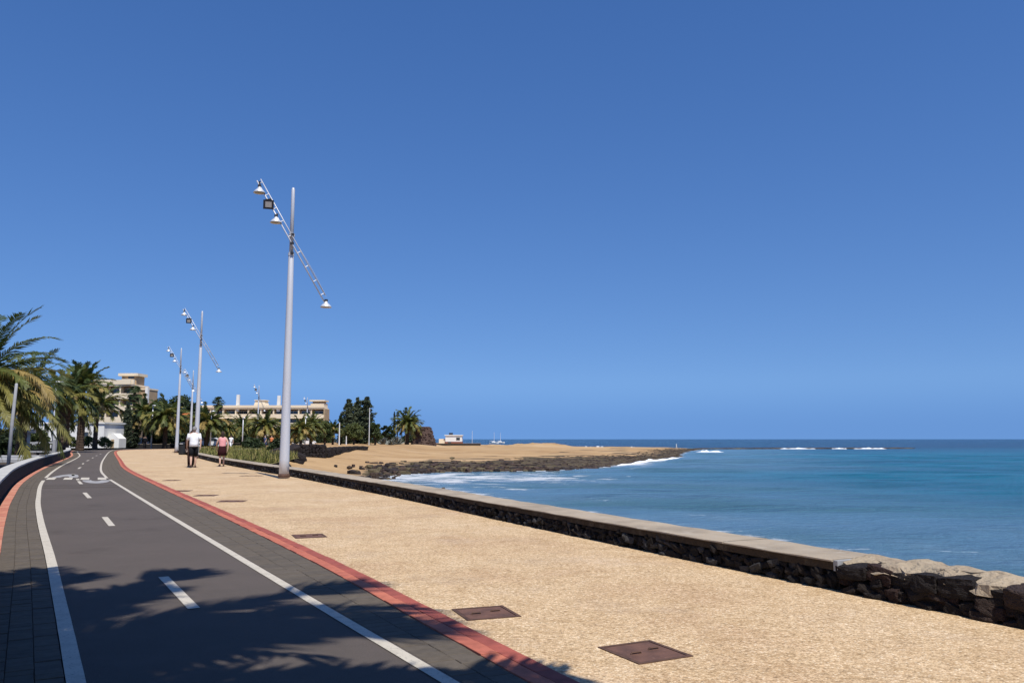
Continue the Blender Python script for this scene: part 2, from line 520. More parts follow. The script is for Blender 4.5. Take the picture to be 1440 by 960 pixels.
def rock_mesh(name, rg, m, sx=1, sy=1, sz=1, smooth=False):
    """angular 12-corner stone, about one unit across"""
    mb = MB()
    vs = []
    for x in (-1, 1):
        for y in (-1, 1):
            for z in (-1, 1):
                s = rg.uniform(0.62, 0.9)
                vs.append(Vector((x * s * rg.uniform(.85, 1.1), y * s * rg.uniform(.85, 1.1), z * s * rg.uniform(.85, 1.1))))
    cs = []
    for ax in range(3):
        for sg in (-1, 1):
            q = Vector((0, 0, 0))
            q[ax] = sg * rg.uniform(0.85, 1.08)
            q[(ax + 1) % 3] = rg.uniform(-.3, .3)
            q[(ax + 2) % 3] = rg.uniform(-.3, .3)
            cs.append(q)
    quads = [((0, 1, 3, 2), 0), ((6, 7, 5, 4), 1), ((4, 5, 1, 0), 2), ((2, 3, 7, 6), 3), ((0, 2, 6, 4), 4), ((1, 5, 7, 3), 5)]
    fs = []
    for qd, c in quads:
        for k in range(4):
            fs.append((qd[k], qd[(k + 1) % 4], 8 + c))
    allv = [Vector((q.x * sx * .5, q.y * sy * .5, q.z * sz * .5)) for q in vs + cs]
    mb.add(allv, fs)
    return mb.mesh(name, m, smooth), allv, fs


# ------------------------------------------------------------------ plan curves
LEFT_LINE = Curve([(9.6, -16), (6.2, -10), (0.33, 0), (-2.25, 4.4), (-3.67, 6.81), (-5.02, 9.09), (-7.39, 13.05), (-10.1, 17.71), (-14.3, 25.3),
                   (-20.5, 37.5), (-31.9, 60.9), (-44.2, 84), (-49.0, 96), (-48.6, 105), (-46.6, 113), (-45.0, 125), (-46, 170)])
RIGHT_LINE = Curve([(11.5, -16), (7.95, -10), (2.19, 0), (-0.32, 4.4), (-1.33, 6.15), (-3.65, 10.2), (-6.65, 15.45), (-12.25, 25.3), (-13.6, 27.7),
                    (-17.35, 34.9), (-25.8, 52.2), (-41.6, 85.5), (-45.6, 96), (-45.2, 104), (-43.9, 112), (-42.6, 125), (-43.6, 170)])
RED_IN = Curve([(10.6, -16), (7.4, -10), (2.33, 0), (0.09, 4.4), (-0.6, 5.75), (-2.04, 8.58), (-5.15, 14.3), (-9.3, 21.8), (-15.95, 34.05), (-22.5, 47.2),
                (-40.2, 83.5), (-44.5, 95.5), (-43.9, 104), (-42.7, 112), (-41.6, 125), (-42.6, 170)])
RED_OUT = RED_IN.off(-0.225)
KERB_IN = LEFT_LINE.off(0.46)
KERB_OUT = LEFT_LINE.off(0.68)
LOW_WALL = LEFT_LINE.off(0.64)
SEA_BASE = Curve([(13.6, -16), (10.9, -10), (5.95, 0.8), (3.42, 5.57), (2.0, 8.35), (-0.15, 12.83), (-2.43, 17.71), (-4.51, 21.91), (-7.36, 27.66), (-10.1, 32.8),
                  (-15.9, 44.3), (-24.9, 63.5), (-34.0, 83), (-38.0, 95), (-39.2, 105), (-39.2, 125), (-40.2, 170)])
S_LEFT = LEFT_LINE.s_at_y(79.5)         # the low black wall ends here

# ------------------------------------------------------------------ terrain and sea
SHORE = np.array([(34, -60), (26, -14), (14.6, 6), (11.1, 15), (7.8, 22.0), (5.0, 27.8), (0.8, 37.0), (-4.2, 48), (-8.2, 56.5), (-9.8, 61.1), (-8.9, 66.2),
                  (-7.0, 70.6), (-3.3, 72.4), (-0.2, 73.3), (3.6, 75), (9.6, 84.5), (15.5, 101), (20.8, 117), (27.3, 133), (33, 160), (42, 195), (53, 229),
                  (58, 240), (45, 246), (20, 246), (-2, 256), (-22, 285), (-60, 330), (-220, 420), (-3000, 500), (-3000, -3000), (34, -3000)], float)


def signed(px, py, poly):
    """distance to a closed outline, positive inside"""
    d = np.full(px.shape, 1e9)
    inside = np.zeros(px.shape, bool)
    n = len(poly)
    for i in range(n):
        ax, ay = poly[i]
        bx, by = poly[(i + 1) % n]
        dx, dy = bx - ax, by - ay
        t = np.clip(((px - ax) * dx + (py - ay) * dy) / (dx * dx + dy * dy), 0, 1)
        d = np.minimum(d, np.hypot(px - ax - t * dx, py - ay - t * dy))
        c = ((ay > py) != (by > py)) & (px < (bx - ax) * (py - ay) / (by - ay + 1e-12) + ax)
        inside ^= c
    return np.where(inside, d, -d)


def smooth(a, b, x):
    t = np.clip((x - a) / (b - a), 0, 1)
    return t * t * (3 - 2 * t)


NR = np.random.RandomState(3)
_waves = [(NR.uniform(0, 6.28), NR.uniform(0.6, 1.6), NR.uniform(0, 6.28)) for _ in range(40)]


def wob(x, y, wl, k0=0, n=7):
    """smooth pseudo noise, about -1..1"""
    s = 0
    for i in range(n):
        a, f, ph = _waves[(k0 + i) % 40]
        s = s + np.sin((x * math.cos(a) + y * math.sin(a)) * 6.283 * f / wl + ph)
    return s / (n ** 0.5 * 1.2)


def axis(lo, hi, fine_lo, fine_hi, step, growth):
    a = list(np.arange(fine_lo, fine_hi + step, step))
    s = step
    while a[-1] < hi:
        s *= growth
        a.append(a[-1] + s)
    s = step
    while a[0] > lo:
        s *= growth
        a.insert(0, a[0] - s)
    return np.array(a)


def grid_mesh(name, X, Y, Z, mats, attrs=None, keep=None):
    nx, ny = X.shape[1], X.shape[0]
    co = np.stack([X, Y, Z], -1).reshape(-1, 3)
    i = np.arange(ny - 1)[:, None] * nx + np.arange(nx - 1)[None]
    f = np.stack([i, i + 1, i + nx + 1, i + nx], -1).reshape(-1, 4)
    if keep is not None:
        f = f[keep.reshape(-1)]
    me = bpy.data.meshes.new(name)
    me.from_pydata(co.tolist(), [], f.tolist())
    me.materials.append(mats)
    me.polygons.foreach_set('use_smooth', [True] * len(me.polygons))
    for k, v in (attrs or {}).items():
        a = me.attributes.new(k, 'FLOAT', 'POINT')
        a.data.foreach_set('value', v.reshape(-1).astype(np.float32))
    me.update()
    return me


prom_poly = np.array([(q[0], q[1]) for q in SEA_BASE.p[::8]] + [(-900, 170), (-900, -60), (20, -60)])
lawn_poly = np.array([(-11.2, 37.2), (-13.4, 52), (-17.5, 66), (-24, 82), (-30, 97), (-33, 118), (-38.7, 122), (-38.7, 106), (-37.4, 95), (-33.2, 82.6), (-24.2, 63.5), (-15.2, 44.3), (-11.7, 37)])


def height(x, y):
    d = signed(x, y, SHORE)
    z = -1.6 + 0.55 * smooth(0, 13, d) + 0.55 * smooth(10, 45, d) + 0.5 * smooth(40, 110, d) + np.where(d < 0, np.maximum(d * 0.16, -2.6), 0)
    z = z + np.where(d > 1, 0.10 * wob(x, y, 21, 3) * smooth(2, 25, d) + 0.05 * wob(x, y, 6.5, 9) * smooth(1, 8, d), 0)
    # low dunes near the end of the spit
    for cx, cy, rx, ry, hh in ((4.2, 201, 5.5, 9, 0.62), (10.5, 206, 4.0, 8, 0.5), (-8, 195, 5, 10, 0.3), (-2, 190, 3.5, 8, 0.22)):
        z = z + hh * np.exp(-(((x - cx) / rx) ** 2 + ((y - cy) / ry) ** 2)) * (1 + 0.45 * wob(x, y, 3.5, 5))
    # long low swell of the dry sand towards the promenade
    z = z + 0.35 * smooth(6, 28, d) * np.exp(-((x + 17) / 7) ** 2 - ((y - 58) / 18) ** 2)
    z = z + 0.62 * (1 - smooth(-20, -12, x)) * smooth(58, 74, y) * (1 - smooth(0.15, 0.3, z + .3)) * (d > 0)
    p = signed(x, y, prom_poly)
    z = np.where(p > -0.6, np.minimum(np.where(p > 0, -0.12, z), -0.12), z)
    return z, d, p


xs = axis(-2600, 260, -48, 62, 0.9, 1.12)
ys = axis(-220, 520, -12, 262, 1.2, 1.12)
GX, GY = np.meshgrid(xs, ys)
GZ, GD, GP = height(GX, GY)
garden = (smooth(-3, 3, GP)).astype(float)
RW = 1 - .5 * smooth(92, 135, GY)
rock = (1 - smooth(8.5 * RW, 14.5 * RW, GD + 2.5 * wob(GX, GY, 9, 2))) * smooth(-2.2, 0.4, GD + 1.2 * wob(GX, GY, 5, 11))
rock *= smooth(-.195, -.16, GX / np.maximum(GY, 1)) * (GY > 57)
rock = np.maximum(rock, 0.85 * smooth(-.195, -.16, GX / np.maximum(GY, 1)) * smooth(0.35, 0.8, wob(GX, GY, 10, 15)) * (1 - smooth(15, 26, GD)) * smooth(62, 80, GY))


def terrain_material():
    m = bpy.data.materials.new('beach_ground')
    m.use_nodes = True
    nt = m.node_tree
    L = nt.links
    b = nt.nodes['Principled BSDF']
    b.inputs['Roughness'].default_value = 0.92
    b.inputs['Specular IOR Level'].default_value = 0.15
    pos = nt.nodes.new('ShaderNodeNewGeometry').outputs['Position']
    mp = nt.nodes.new('ShaderNodeMapping')
    mp.inputs['Scale'].default_value = (0.6, 0.9, 1)
    L.new(pos, mp.inputs['Vector'])
    pos = mp.outputs[0]

    def noise(sc, det=5, rough=0.6):
        n = nt.nodes.new('ShaderNodeTexNoise')
        n.inputs['Scale'].default_value = sc
        n.inputs['Detail'].default_value = det
        n.inputs['Roughness'].default_value = rough
        L.new(pos, n.inputs['Vector'])
        return n.outputs['Fac']

    def rg(v, lo, hi):
        r = nt.nodes.new('ShaderNodeMapRange')
        r.inputs['From Min'].default_value = lo
        r.inputs['From Max'].default_value = hi
        L.new(v, r.inputs['Value'])
        return r.outputs[0]

    def mix(f, a, c):
        x = nt.nodes.new('ShaderNodeMix')
        x.data_type = 'RGBA'
        L.new(f, x.inputs['Factor'])
        for s, q in (('A', a), ('B', c)):
            if isinstance(q, tuple):
                x.inputs[s].default_value = (*q, 1)
            else:
                L.new(q, x.inputs[s])
        return x.outputs['Result']

    def attr(n):
        a = nt.nodes.new('ShaderNodeAttribute')
        a.attribute_name = n
        return a.outputs['Fac']
    c = mix(rg(noise(0.11, 6), 0.40, 0.62), (0.43, 0.285, 0.145), (0.355, 0.222, 0.105))
    c = mix(rg(noise(0.5, 6, 0.7), 0.50, 0.70), c, (0.27, 0.168, 0.085))
    c = mix(rg(noise(0.045, 3), 0.52, 0.66), c, (0.47, 0.325, 0.18))
    c = mix(attr('wet'), c, (0.155, 0.115, 0.075))
    rk = mix(rg(noise(0.5, 6, 0.7), 0.42, 0.58), (0.060, 0.043, 0.032), (0.125, 0.098, 0.052))
    rk = mix(rg(noise(1.6, 6, 0.7), 0.5, 0.62), rk, (0.040, 0.031, 0.027))
    ad = nt.nodes.new('ShaderNodeMath')
    ad.operation = 'MULTIPLY_ADD'
    L.new(noise(0.9, 6, 0.75), ad.inputs[0])
    ad.inputs[1].default_value = 1.4
    ad.inputs[2].default_value = -0.7
    a2 = nt.nodes.new('ShaderNodeMath')
    a2.operation = 'ADD'
    L.new(ad.outputs[0], a2.inputs[0])
    L.new(attr('rock'), a2.inputs[1])
    c = mix(rg(a2.outputs[0], 0.42, 0.6), c, rk)
    gd = mix(rg(noise(0.5, 6), 0.4, 0.6), (0.055, 0.044, 0.036), (0.10, 0.078, 0.055))
    c = mix(attr('garden'), c, gd)
    L.new(c, b.inputs['Base Color'])
    bp = nt.nodes.new('ShaderNodeBump')
    bp.inputs['Strength'].default_value = 0.5
    bp.inputs['Distance'].default_value = 0.15
    L.new(noise(1.3, 8, 0.7), bp.inputs['Height'])
    L.new(bp.outputs[0], b.inputs['Normal'])
    return m


wet = (1 - smooth(1.0, 5.0, GD)) * 0.9
far_garden = smooth(0.0, 8.0, (GY - (150 + 0.0 * GX)) * 0) * 0
ground = link('ground', grid_mesh('ground', GX, GY, GZ, terrain_material(), {'rock': rock, 'wet': wet, 'garden': garden}))
ground['kind'] = 'structure'


def water_material():
    m = bpy.data.materials.new('sea_water')
    m.use_nodes = True
    nt = m.node_tree
    L = nt.links
    b = nt.nodes['Principled BSDF']
    b.inputs['IOR'].default_value = 1.22
    b.inputs['Specular IOR Level'].default_value = 0.32
    pos = nt.nodes.new('ShaderNodeNewGeometry').outputs['Position']

    def noise(sc, det=5, rough=0.6, stretch=(1, 1, 1)):
        mp = nt.nodes.new('ShaderNodeMapping')
        mp.inputs['Rotation'].default_value = (0, 0, 0.25)
        mp.inputs['Scale'].default_value = stretch
        L.new(pos, mp.inputs['Vector'])
        n = nt.nodes.new('ShaderNodeTexNoise')
        n.inputs['Scale'].default_value = sc
        n.inputs['Detail'].default_value = det
        n.inputs['Roughness'].default_value = rough
        L.new(mp.outputs[0], n.inputs['Vector'])
        return n.outputs['Fac']

    def rg(v, lo, hi, a=0.0, c=1.0):
        r = nt.nodes.new('ShaderNodeMapRange')
        r.inputs['From Min'].default_value = lo
        r.inputs['From Max'].default_value = hi
        r.inputs['To Min'].default_value = a
        r.inputs['To Max'].default_value = c
        L.new(v, r.inputs['Value'])
        return r.outputs[0]

    def mix(f, a, c):
        x = nt.nodes.new('ShaderNodeMix')
        x.data_type = 'RGBA'
        L.new(f, x.inputs['Factor'])
        for s, q in (('A', a), ('B', c)):
            if isinstance(q, tuple):
                x.inputs[s].default_value = (*q, 1)
            else:
                L.new(q, x.inputs[s])
        return x.outputs['Result']

    def math_(op, a, c):
        x = nt.nodes.new('ShaderNodeMath')
        x.operation = op
        for i, q in enumerate((a, c)):
            if isinstance(q, (int, float)):
                x.inputs[i].default_value = q
            else:
                L.new(q, x.inputs[i])
        return x.outputs[0]

    def attr(n):
        a = nt.nodes.new('ShaderNodeAttribute')
        a.attribute_name = n
        return a.outputs['Fac']
    # colour of the water itself: sandy shallows, teal bay, dark open sea
    c = mix(attr('open'), (0.008, 0.150, 0.235), (0.002, 0.016, 0.050))
    c = mix(math_('MULTIPLY', rg(noise(0.05, 5, 0.62, (0.22, 1, 1)), 0.44, 0.60), 0.75), c, (0.004, 0.070, 0.125))
    c = mix(math_('MULTIPLY', attr('shallow'), rg(noise(0.05, 4, 0.6, (0.4, 1, 1)), 0.3, 0.6, 0.65, 0.95)), c, (0.125, 0.235, 0.345))
    c = mix(math_('MULTIPLY', attr('shallow'), rg(noise(0.11, 5, 0.65, (0.3, 1, 1)), 0.46, 0.60, 0.0, 0.8)), c, (0.050, 0.140, 0.160))
    fo = math_('ADD', attr('foam'), rg(noise(0.9, 8, 0.72, (0.45, 1, 1)), 0.0, 1.0, -0.95, 0.95))
    fm = rg(fo, 0.42, 0.62)
    soft = rg(fo, -0.25, 0.75, 0.0, 0.55)
    c = mix(math_('MULTIPLY', soft, attr('foam')), c, (0.42, 0.52, 0.58))
    c = mix(fm, c, (0.82, 0.85, 0.87))
    L.new(c, b.inputs['Base Color'])
    L.new(rg(fm, 0, 1, 0.15, 0.9), b.inputs['Roughness'])
    h = math_('ADD', math_('MULTIPLY', noise(1.0, 7, 0.7, (0.5, 1, 1)), 1.5), math_('MULTIPLY', noise(0.36, 5, 0.65, (0.35, 1, 1)), 2.2))
    bp = nt.nodes.new('ShaderNodeBump')
    bp.inputs['Strength'].default_value = 1.0
    bp.inputs['Distance'].default_value = 0.75
    L.new(h, bp.inputs['Height'])
    L.new(bp.outputs[0], b.inputs['Normal'])
    return m


wx = axis(-3000, 14000, -12, 66, 0.75, 1.10)
wy = axis(-3000, 24000, 10, 150, 0.75, 1.06)
WX, WY = np.meshgrid(wx, wy)
WD = -signed(WX, WY, SHORE)
near_y = np.exp(-np.maximum(WY - 150, 0) / 60)
WZ = -1.6 + (0.050 * wob(WX * 0.45, WY, 4.6, 1) + 0.034 * wob(WX * 0.5, WY, 2.6, 13) + 0.10 * wob(WX * 0.3, WY, 13, 21)) * near_y * smooth(-1, 6, WD)
shallow = 1 - smooth(3, 32, WD + 5 * wob(WX * 0.4, WY, 34, 6))
opens = smooth(150, 330, WY + 0.25 * WX + 14 * wob(WX * 0.3, WY, 60, 2))
# foam attribute: shore wash, patchy along the rocks
foam = 0.60 * np.exp(-np.maximum(WD, 0) / 1.1) * (0.75 + 0.5 * wob(WX, WY, 14, 8))
foam = foam + 0.57 * np.exp(-((WX + 1.5) / 10.5) ** 2 - ((WY - 62) / 10.5) ** 2) * smooth(-0.5, 1.5, WD)
foam = foam + 0.75 * np.exp(-((WX - 14.5) / 5.0) ** 2 - ((WY - 92) / 16) ** 2) * np.exp(-np.maximum(WD, 0) / 2.6)
foam = foam + 0.28 * np.exp(-((WD - 3.4) / 0.9) ** 2) * (0.7 + 0.6 * wob(WX, WY, 11, 18)) * (1 - smooth(70, 110, WY))
foam = np.clip(foam, 0, 1.1)
sea = link('sea', grid_mesh('sea', WX, WY, WZ, water_material(), {'shallow': shallow, 'open': opens, 'foam': foam}))
sea['kind'] = 'structure'

# ------------------------------------------------------------------ cycle lane, promenade, markings
lane = ribbon('cycle_lane', LEFT_LINE.off(0.045), RIGHT_LINE.off(-0.06), 0.0, M['asphalt'], 300, None, 4)
lane['kind'] = 'structure'
prom = ribbon('promenade', RED_OUT.off(0.01), SEA_BASE.off(-0.30), 0.0, M['pebble'], 300, None, 8)
prom['kind'] = 'structure'


def stripe(curve, s0, s1, w, z, name, m, parent):
    mb = MB()
    n = max(2, int((s1 - s0) / 0.4))
    for i in range(n + 1):
        s = s0 + (s1 - s0) * i / n
        t = curve.tan(s)
        nn = Vector((-t.y, t.x)) * (w / 2)
        p = curve.pt(s)
        j = 0.004 * math.sin(s * 7.1) + 0.003 * math.sin(s * 17.3)
        mb.v += [(p.x + nn.x * (1 + j * 4), p.y + nn.y, z), (p.x - nn.x * (1 - j * 4), p.y - nn.y, z)]
    for i in range(n):
        mb.f.append((2 * i, 2 * i + 1, 2 * i + 3, 2 * i + 2))
        mb.mi.append(0)
    return mb.build(name, m, parent)


sl, sr = LEFT_LINE.s_at_y(25.6), RIGHT_LINE.s_at_y(25.35)
stripe(LEFT_LINE, 0, sl - 0.6, 0.090, 0.005, 'edge_line', M['paint'], lane)
stripe(LEFT_LINE, sl + 1.2, LEFT_LINE.s_at_y(84), 0.090, 0.005, 'edge_line', M['paint'], lane)
stripe(RIGHT_LINE, 0, sr - 0.1, 0.082, 0.005, 'edge_line', M['paint'], lane)
stripe(RIGHT_LINE, sr + 0.9, RIGHT_LINE.s_at_y(124), 0.082, 0.005, 'edge_line', M['paint'], lane)


def dash(a, b, w):
    a, b = Vector(a), Vector(b)
    t = (b - a).normalized()
    n = Vector((-t.y, t.x)) * w / 2
    mb = MB()
    mb.poly([(*(a - n), 0.005), (*(b - n), 0.005), (*(b + n), 0.005), (*(a + n), 0.005)][::-1])
    mb.build('centre_dash', M['paint'], lane)


for a, b in [((-2.36, 6.26), (-3.18, 7.66)), ((-5.78, 12.05), (-6.57, 13.43)), ((-8.98, 17.66), (-10.02, 19.45)), ((-12.0, 23.1), (-12.95, 24.75)), ((-13.25, 25.3), (-13.75, 26.2)),
             ((-15.0, 28.3), (-15.75, 29.7)), ((-18.3, 34.9), (-19.2, 36.8)), ((-21.4, 41.2), (-22.3, 43.0)), ((-24.3, 47.2), (-25.2, 49.2)), ((-27.5, 54.1), (-28.4, 56.0)),
             ((-31.0, 61.5), (-31.8, 63.3)), ((-34.2, 68.5), (-35.0, 70.3)), ((0.35, 1.4), (-0.45, 2.8)), ((3.2, -3.5), (2.4, -2.1))]:
    dash(a, b, 0.086)
# crossing: a row of white blocks with grey half-moons
c0 = Vector((-14.36, 25.5))
ux = Vector((1, 0))
for k in range(4):
    mb = MB()
    p = c0 + Vector((0.535 * k, 0))
    uy = Vector((-0.70, 1.4))
    q = [p, p + ux * 0.27, p + ux * 0.27 + uy, p + uy]
    mb.poly([(v.x, v.y, 0.009) for v in q])
    mb.build('crossing_block', M['paint'], lane)
for org, sgn, up_ in ((Vector((-14.6, 27.0)), 1, Vector((-1.1, 2.5))), (Vector((-12.7, 25.3)), -1, Vector((-0.9, 1.8)))):
    mb = MB()
    n = 16
    inn, out = [], []
    for i in range(n + 1):
        w = math.pi * i / n
        for rr, lst in ((0.35, inn), (1.0, out)):
            d = ux * (-math.cos(w) * 0.42 * rr) + up_ * (math.sin(w) * sgn * rr)
            q = org + d
            lst.append((q.x, q.y, 0.005))
    for i in range(n):
        mb.poly([inn[i], out[i], out[i + 1], inn[i + 1]] if sgn < 0 else [inn[i], inn[i + 1], out[i + 1], out[i]])
    mb.build('crossing_arc', M['worn_paint'], lane)
# thin cast shadow of a pole across the lane, painted as dark strips
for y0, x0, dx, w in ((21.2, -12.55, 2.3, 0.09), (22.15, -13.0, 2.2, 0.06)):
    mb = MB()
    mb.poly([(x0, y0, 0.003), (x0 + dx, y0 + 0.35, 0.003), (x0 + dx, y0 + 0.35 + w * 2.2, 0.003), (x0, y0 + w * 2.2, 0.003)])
    mb.build('painted_shadow', M['joint'], lane)  # the dark joint colour stands in for the shadow


# strips of small paving bricks: laid one by one along a curve
def brick_strip(name, curve, side, cols, cw, bl, z, mats, s0, s1, jitter=0.003, s_first=None, cap=290, bed=None):
    """cols bricks across, each cw wide and bl long along the curve; the first ones are single parts, the rest one part"""
    strip = bed
    meshes = []
    for m in mats:
        for k in range(2):
            mb = MB()
            mb.bevbox((-bl / 2 + 0.0015, -cw / 2 + 0.0015, -0.05), (bl / 2 - 0.0015, cw / 2 - 0.0015, 0.0), 0.003)
            meshes.append(mb.mesh(name, m))
    rest = MB()
    s = s0
    count = 0
    row = 0
    while s < s1:
        t = curve.tan(s)
        nn = Vector((-t.y, t.x)) * side
        for c in range(cols):
            so = s + (bl * 0.5 if c % 2 else 0)
            p = curve.pt(so) + nn * (cw * (c + 0.5))
            zz = z + rng.uniform(-jitter, jitter)
            ang = math.atan2(t.y, t.x) + rng.uniform(-0.012, 0.012)
            if p.y > 1.9 and count < cap:
                o = link(name, (rng.choice(meshes[c * 4:c * 4 + 4]) if name == 'kerb_brick' and cols == 2 else rng.choice(meshes)), strip)
                o.location = (p.x, p.y, zz)
                o.rotation_euler = (rng.uniform(-.006, .006), rng.uniform(-.006, .006), ang)
                count += 1
            else:
                rest.bevbox((-bl / 2 + 0.0015, -cw / 2 + 0.0015, -0.05), (bl / 2 - 0.0015, cw / 2 - 0.0015, 0.0), 0.003, (c * 2 + rng.randrange(2) if name == 'kerb_brick' and cols == 2 else rng.randrange(len(mats))),
                            Matrix.Translation((p.x, p.y, zz)) @ Matrix.Rotation(ang, 4, 'Z'))
        s += bl
        row += 1
    tag(rest.build(name + 's', mats, strip), kind='stuff')
    return strip


bed_l = ribbon('brick_strip', LEFT_LINE.off(0.70), LEFT_LINE.off(0.05), -0.012, M['joint'], 260)
bed_l['kind'] = 'structure'
bed_r = ribbon('brick_strip', RIGHT_LINE.off(-0.05), RED_OUT.off(0.0), -0.006, M['joint_pale'], 260)
bed_r['kind'] = 'structure'
brick_strip('paver', LEFT_LINE.off(0.048), 1, 3, 0.138, 0.10, 0.002, M['paver'], 0, LEFT_LINE.s_at_y(90), bed=bed_l)
brick_strip('kerb_brick', KERB_IN, 1, 1, 0.15, 0.30, 0.012, M['pale_brick'], 0, KERB_IN.s_at_y(88), bed=bed_l, cap=200)


def right_pavers():
    """bricks fill the widening strip between the right white line and the red kerb"""
    meshes = []
    bl, cw = 0.10, 0.20
    for m in M['paver']:
        mb = MB()
        mb.bevbox((-bl / 2 + 0.0015, -cw / 2 + 0.0015, -0.05), (bl / 2 - 0.0015, cw / 2 - 0.0015, 0.0), 0.003)
        meshes.append(mb.mesh('paver', m))
    rest = MB()
    s, count = 0.0, 0
    end = RED_IN.s_at_y(100)
    rlp = RIGHT_LINE.off(-0.06)
    rlq = np.array([tuple(rlp.pt(q)) for q in np.arange(0, rlp.L, 0.02)])
    ncol = 2
    while s < end:
        p0 = RED_IN.pt(s)
        t = RED_IN.tan(s)
        nn = Vector((-t.y, t.x))
        along = np.abs((rlq[:, 0] - p0.x) * t.x + (rlq[:, 1] - p0.y) * t.y) + 0.02 * np.hypot(rlq[:, 0] - p0.x, rlq[:, 1] - p0.y)
        i = int(np.argmin(along))
        wdt = math.hypot(rlq[i, 0] - p0.x, rlq[i, 1] - p0.y)
        ncol = 2 if wdt < .52 else 3 if wdt < .75 else 4
        sw = wdt / ncol
        for c in range(ncol):
            p = p0 + nn * (sw * (c + 0.5))
            zz = 0.001 + rng.uniform(-0.002, 0.002)
            ang = math.atan2(t.y, t.x) + rng.uniform(-0.01, 0.01)
            k = sw / cw
            if p.y > 3.2 and count < 290:
                o = link('paver', rng.choice(meshes), bed_r)
                o.location = (p.x, p.y, zz)
                o.rotation_euler = (0, 0, ang)
                o.scale = (1, k, 1)
                count += 1
            else:
                rest.bevbox((-bl / 2 + 0.0015, -sw / 2 + 0.0015, -0.05), (bl / 2 - 0.0015, sw / 2 - 0.0015, 0.0), 0.003, rng.randrange(4),
                            Matrix.Translation((p.x, p.y, zz)) @ Matrix.Rotation(ang, 4, 'Z'))
        s += bl
    tag(rest.build('pavers', M['paver'], bed_r), kind='stuff')


right_pavers()
brick_strip('kerb_brick', RED_IN, -1, 2, 0.112, 0.30, 0.010, M['red_brick'], 0, RED_IN.s_at_y(108), bed=bed_r, cap=260)

# manhole covers
def manhole(cx, cy, w, l, rz, label):
    t = thing('manhole_cover', label, 'manhole', (cx, cy, 0), rz, 'rusty manhole covers in the promenade')
    f = MB()
    for lo, hi in (((-w / 2, -l / 2, -.03), (w / 2, -l / 2 + .025, .006)), ((-w / 2, l / 2 - .025, -.03), (w / 2, l / 2, .006)),
                   ((-w / 2, -l / 2 + .025, -.03), (-w / 2 + .025, l / 2 - .025, .0055)), ((w / 2 - .025, -l / 2 + .025, -.03), (w / 2, l / 2 - .025, .0055))):
        f.box(lo, hi)
    f.build('rim', M['rust_frame'], t)
    p = MB()
    p.bevbox((-w / 2 + .028, -l / 2 + .028, -.03), (w / 2 - .028, l / 2 - .028, 0.004), 0.004)
    p.build('lid', M['rust'], t)
    for k in (-1, 1):
        h = MB()
        h.tube([(k * w * .2 - .035, 0.02 * k, 0.004), (k * w * .2 - .03, 0.02 * k, 0.012), (k * w * .2 + .03, .02 * k, 0.012), (k * w * .2 + .035, .02 * k, 0.004)], 0.006, 6)
        h.build('lifting_eye', M['rust_frame'], t)


for cx, cy, w, l, rz, lb in [
        (0.785, 5.02, 0.385, 0.42, R(27), 'nearest brown rusty manhole cover in the tan promenade'),
        (-0.19, 6.11, 0.40, 0.40, R(20), 'brown rusty manhole cover beside the red kerb at the palm shadow'),
        (-2.63, 10.83, 0.40, 0.42, R(22), 'third rusty manhole cover counted away from the camera, alone in mid promenade'),
        (-5.66, 16.8, 0.52, 0.42, R(5), 'fourth rusty manhole cover counted away from the camera'),
        (-6.82, 18.5, 0.46, 0.42, R(5), 'small far manhole cover just behind the fourth one'),
        (-8.02, 20.1, 0.44, 0.42, R(5), 'small far manhole cover closest to the red kerb'),
        (-10.35, 25.2, 0.44, 0.42, R(5), 'farthest manhole cover beside the curving red kerb'),
        (-8.9, 28.3, 0.75, 0.36, R(3), 'long thin manhole cover left of the first lamp post base')]:
    manhole(cx, cy, w, l, rz, lb)

# ------------------------------------------------------------------ sea wall with coping and basalt stones
S_ROUGH = SEA_BASE.s_at_y(6.95)      # nearer than this the wall is loose boulders under rough mortar


def frame_at(curve, s, side):
    t = curve.tan(s)
    return curve.pt(s), t, Vector((-t.y, t.x)) * side


def wall_core(curve, s0, s1, side, d0, d1, z0, z1, name, m, parent, step=0.8):
    mb = MB()
    rs = []
    n = max(2, int((s1 - s0) / step))
    for i in range(n + 1):
        p, t, nn = frame_at(curve, s0 + (s1 - s0) * i / n, side)
        a, b = p + nn * d0, p + nn * d1
        rs.append([(a.x, a.y, z0), (b.x, b.y, z0), (b.x, b.y, z1), (a.x, a.y, z1)])
    mb.rings(rs)
    return mb.build(name, m, parent)


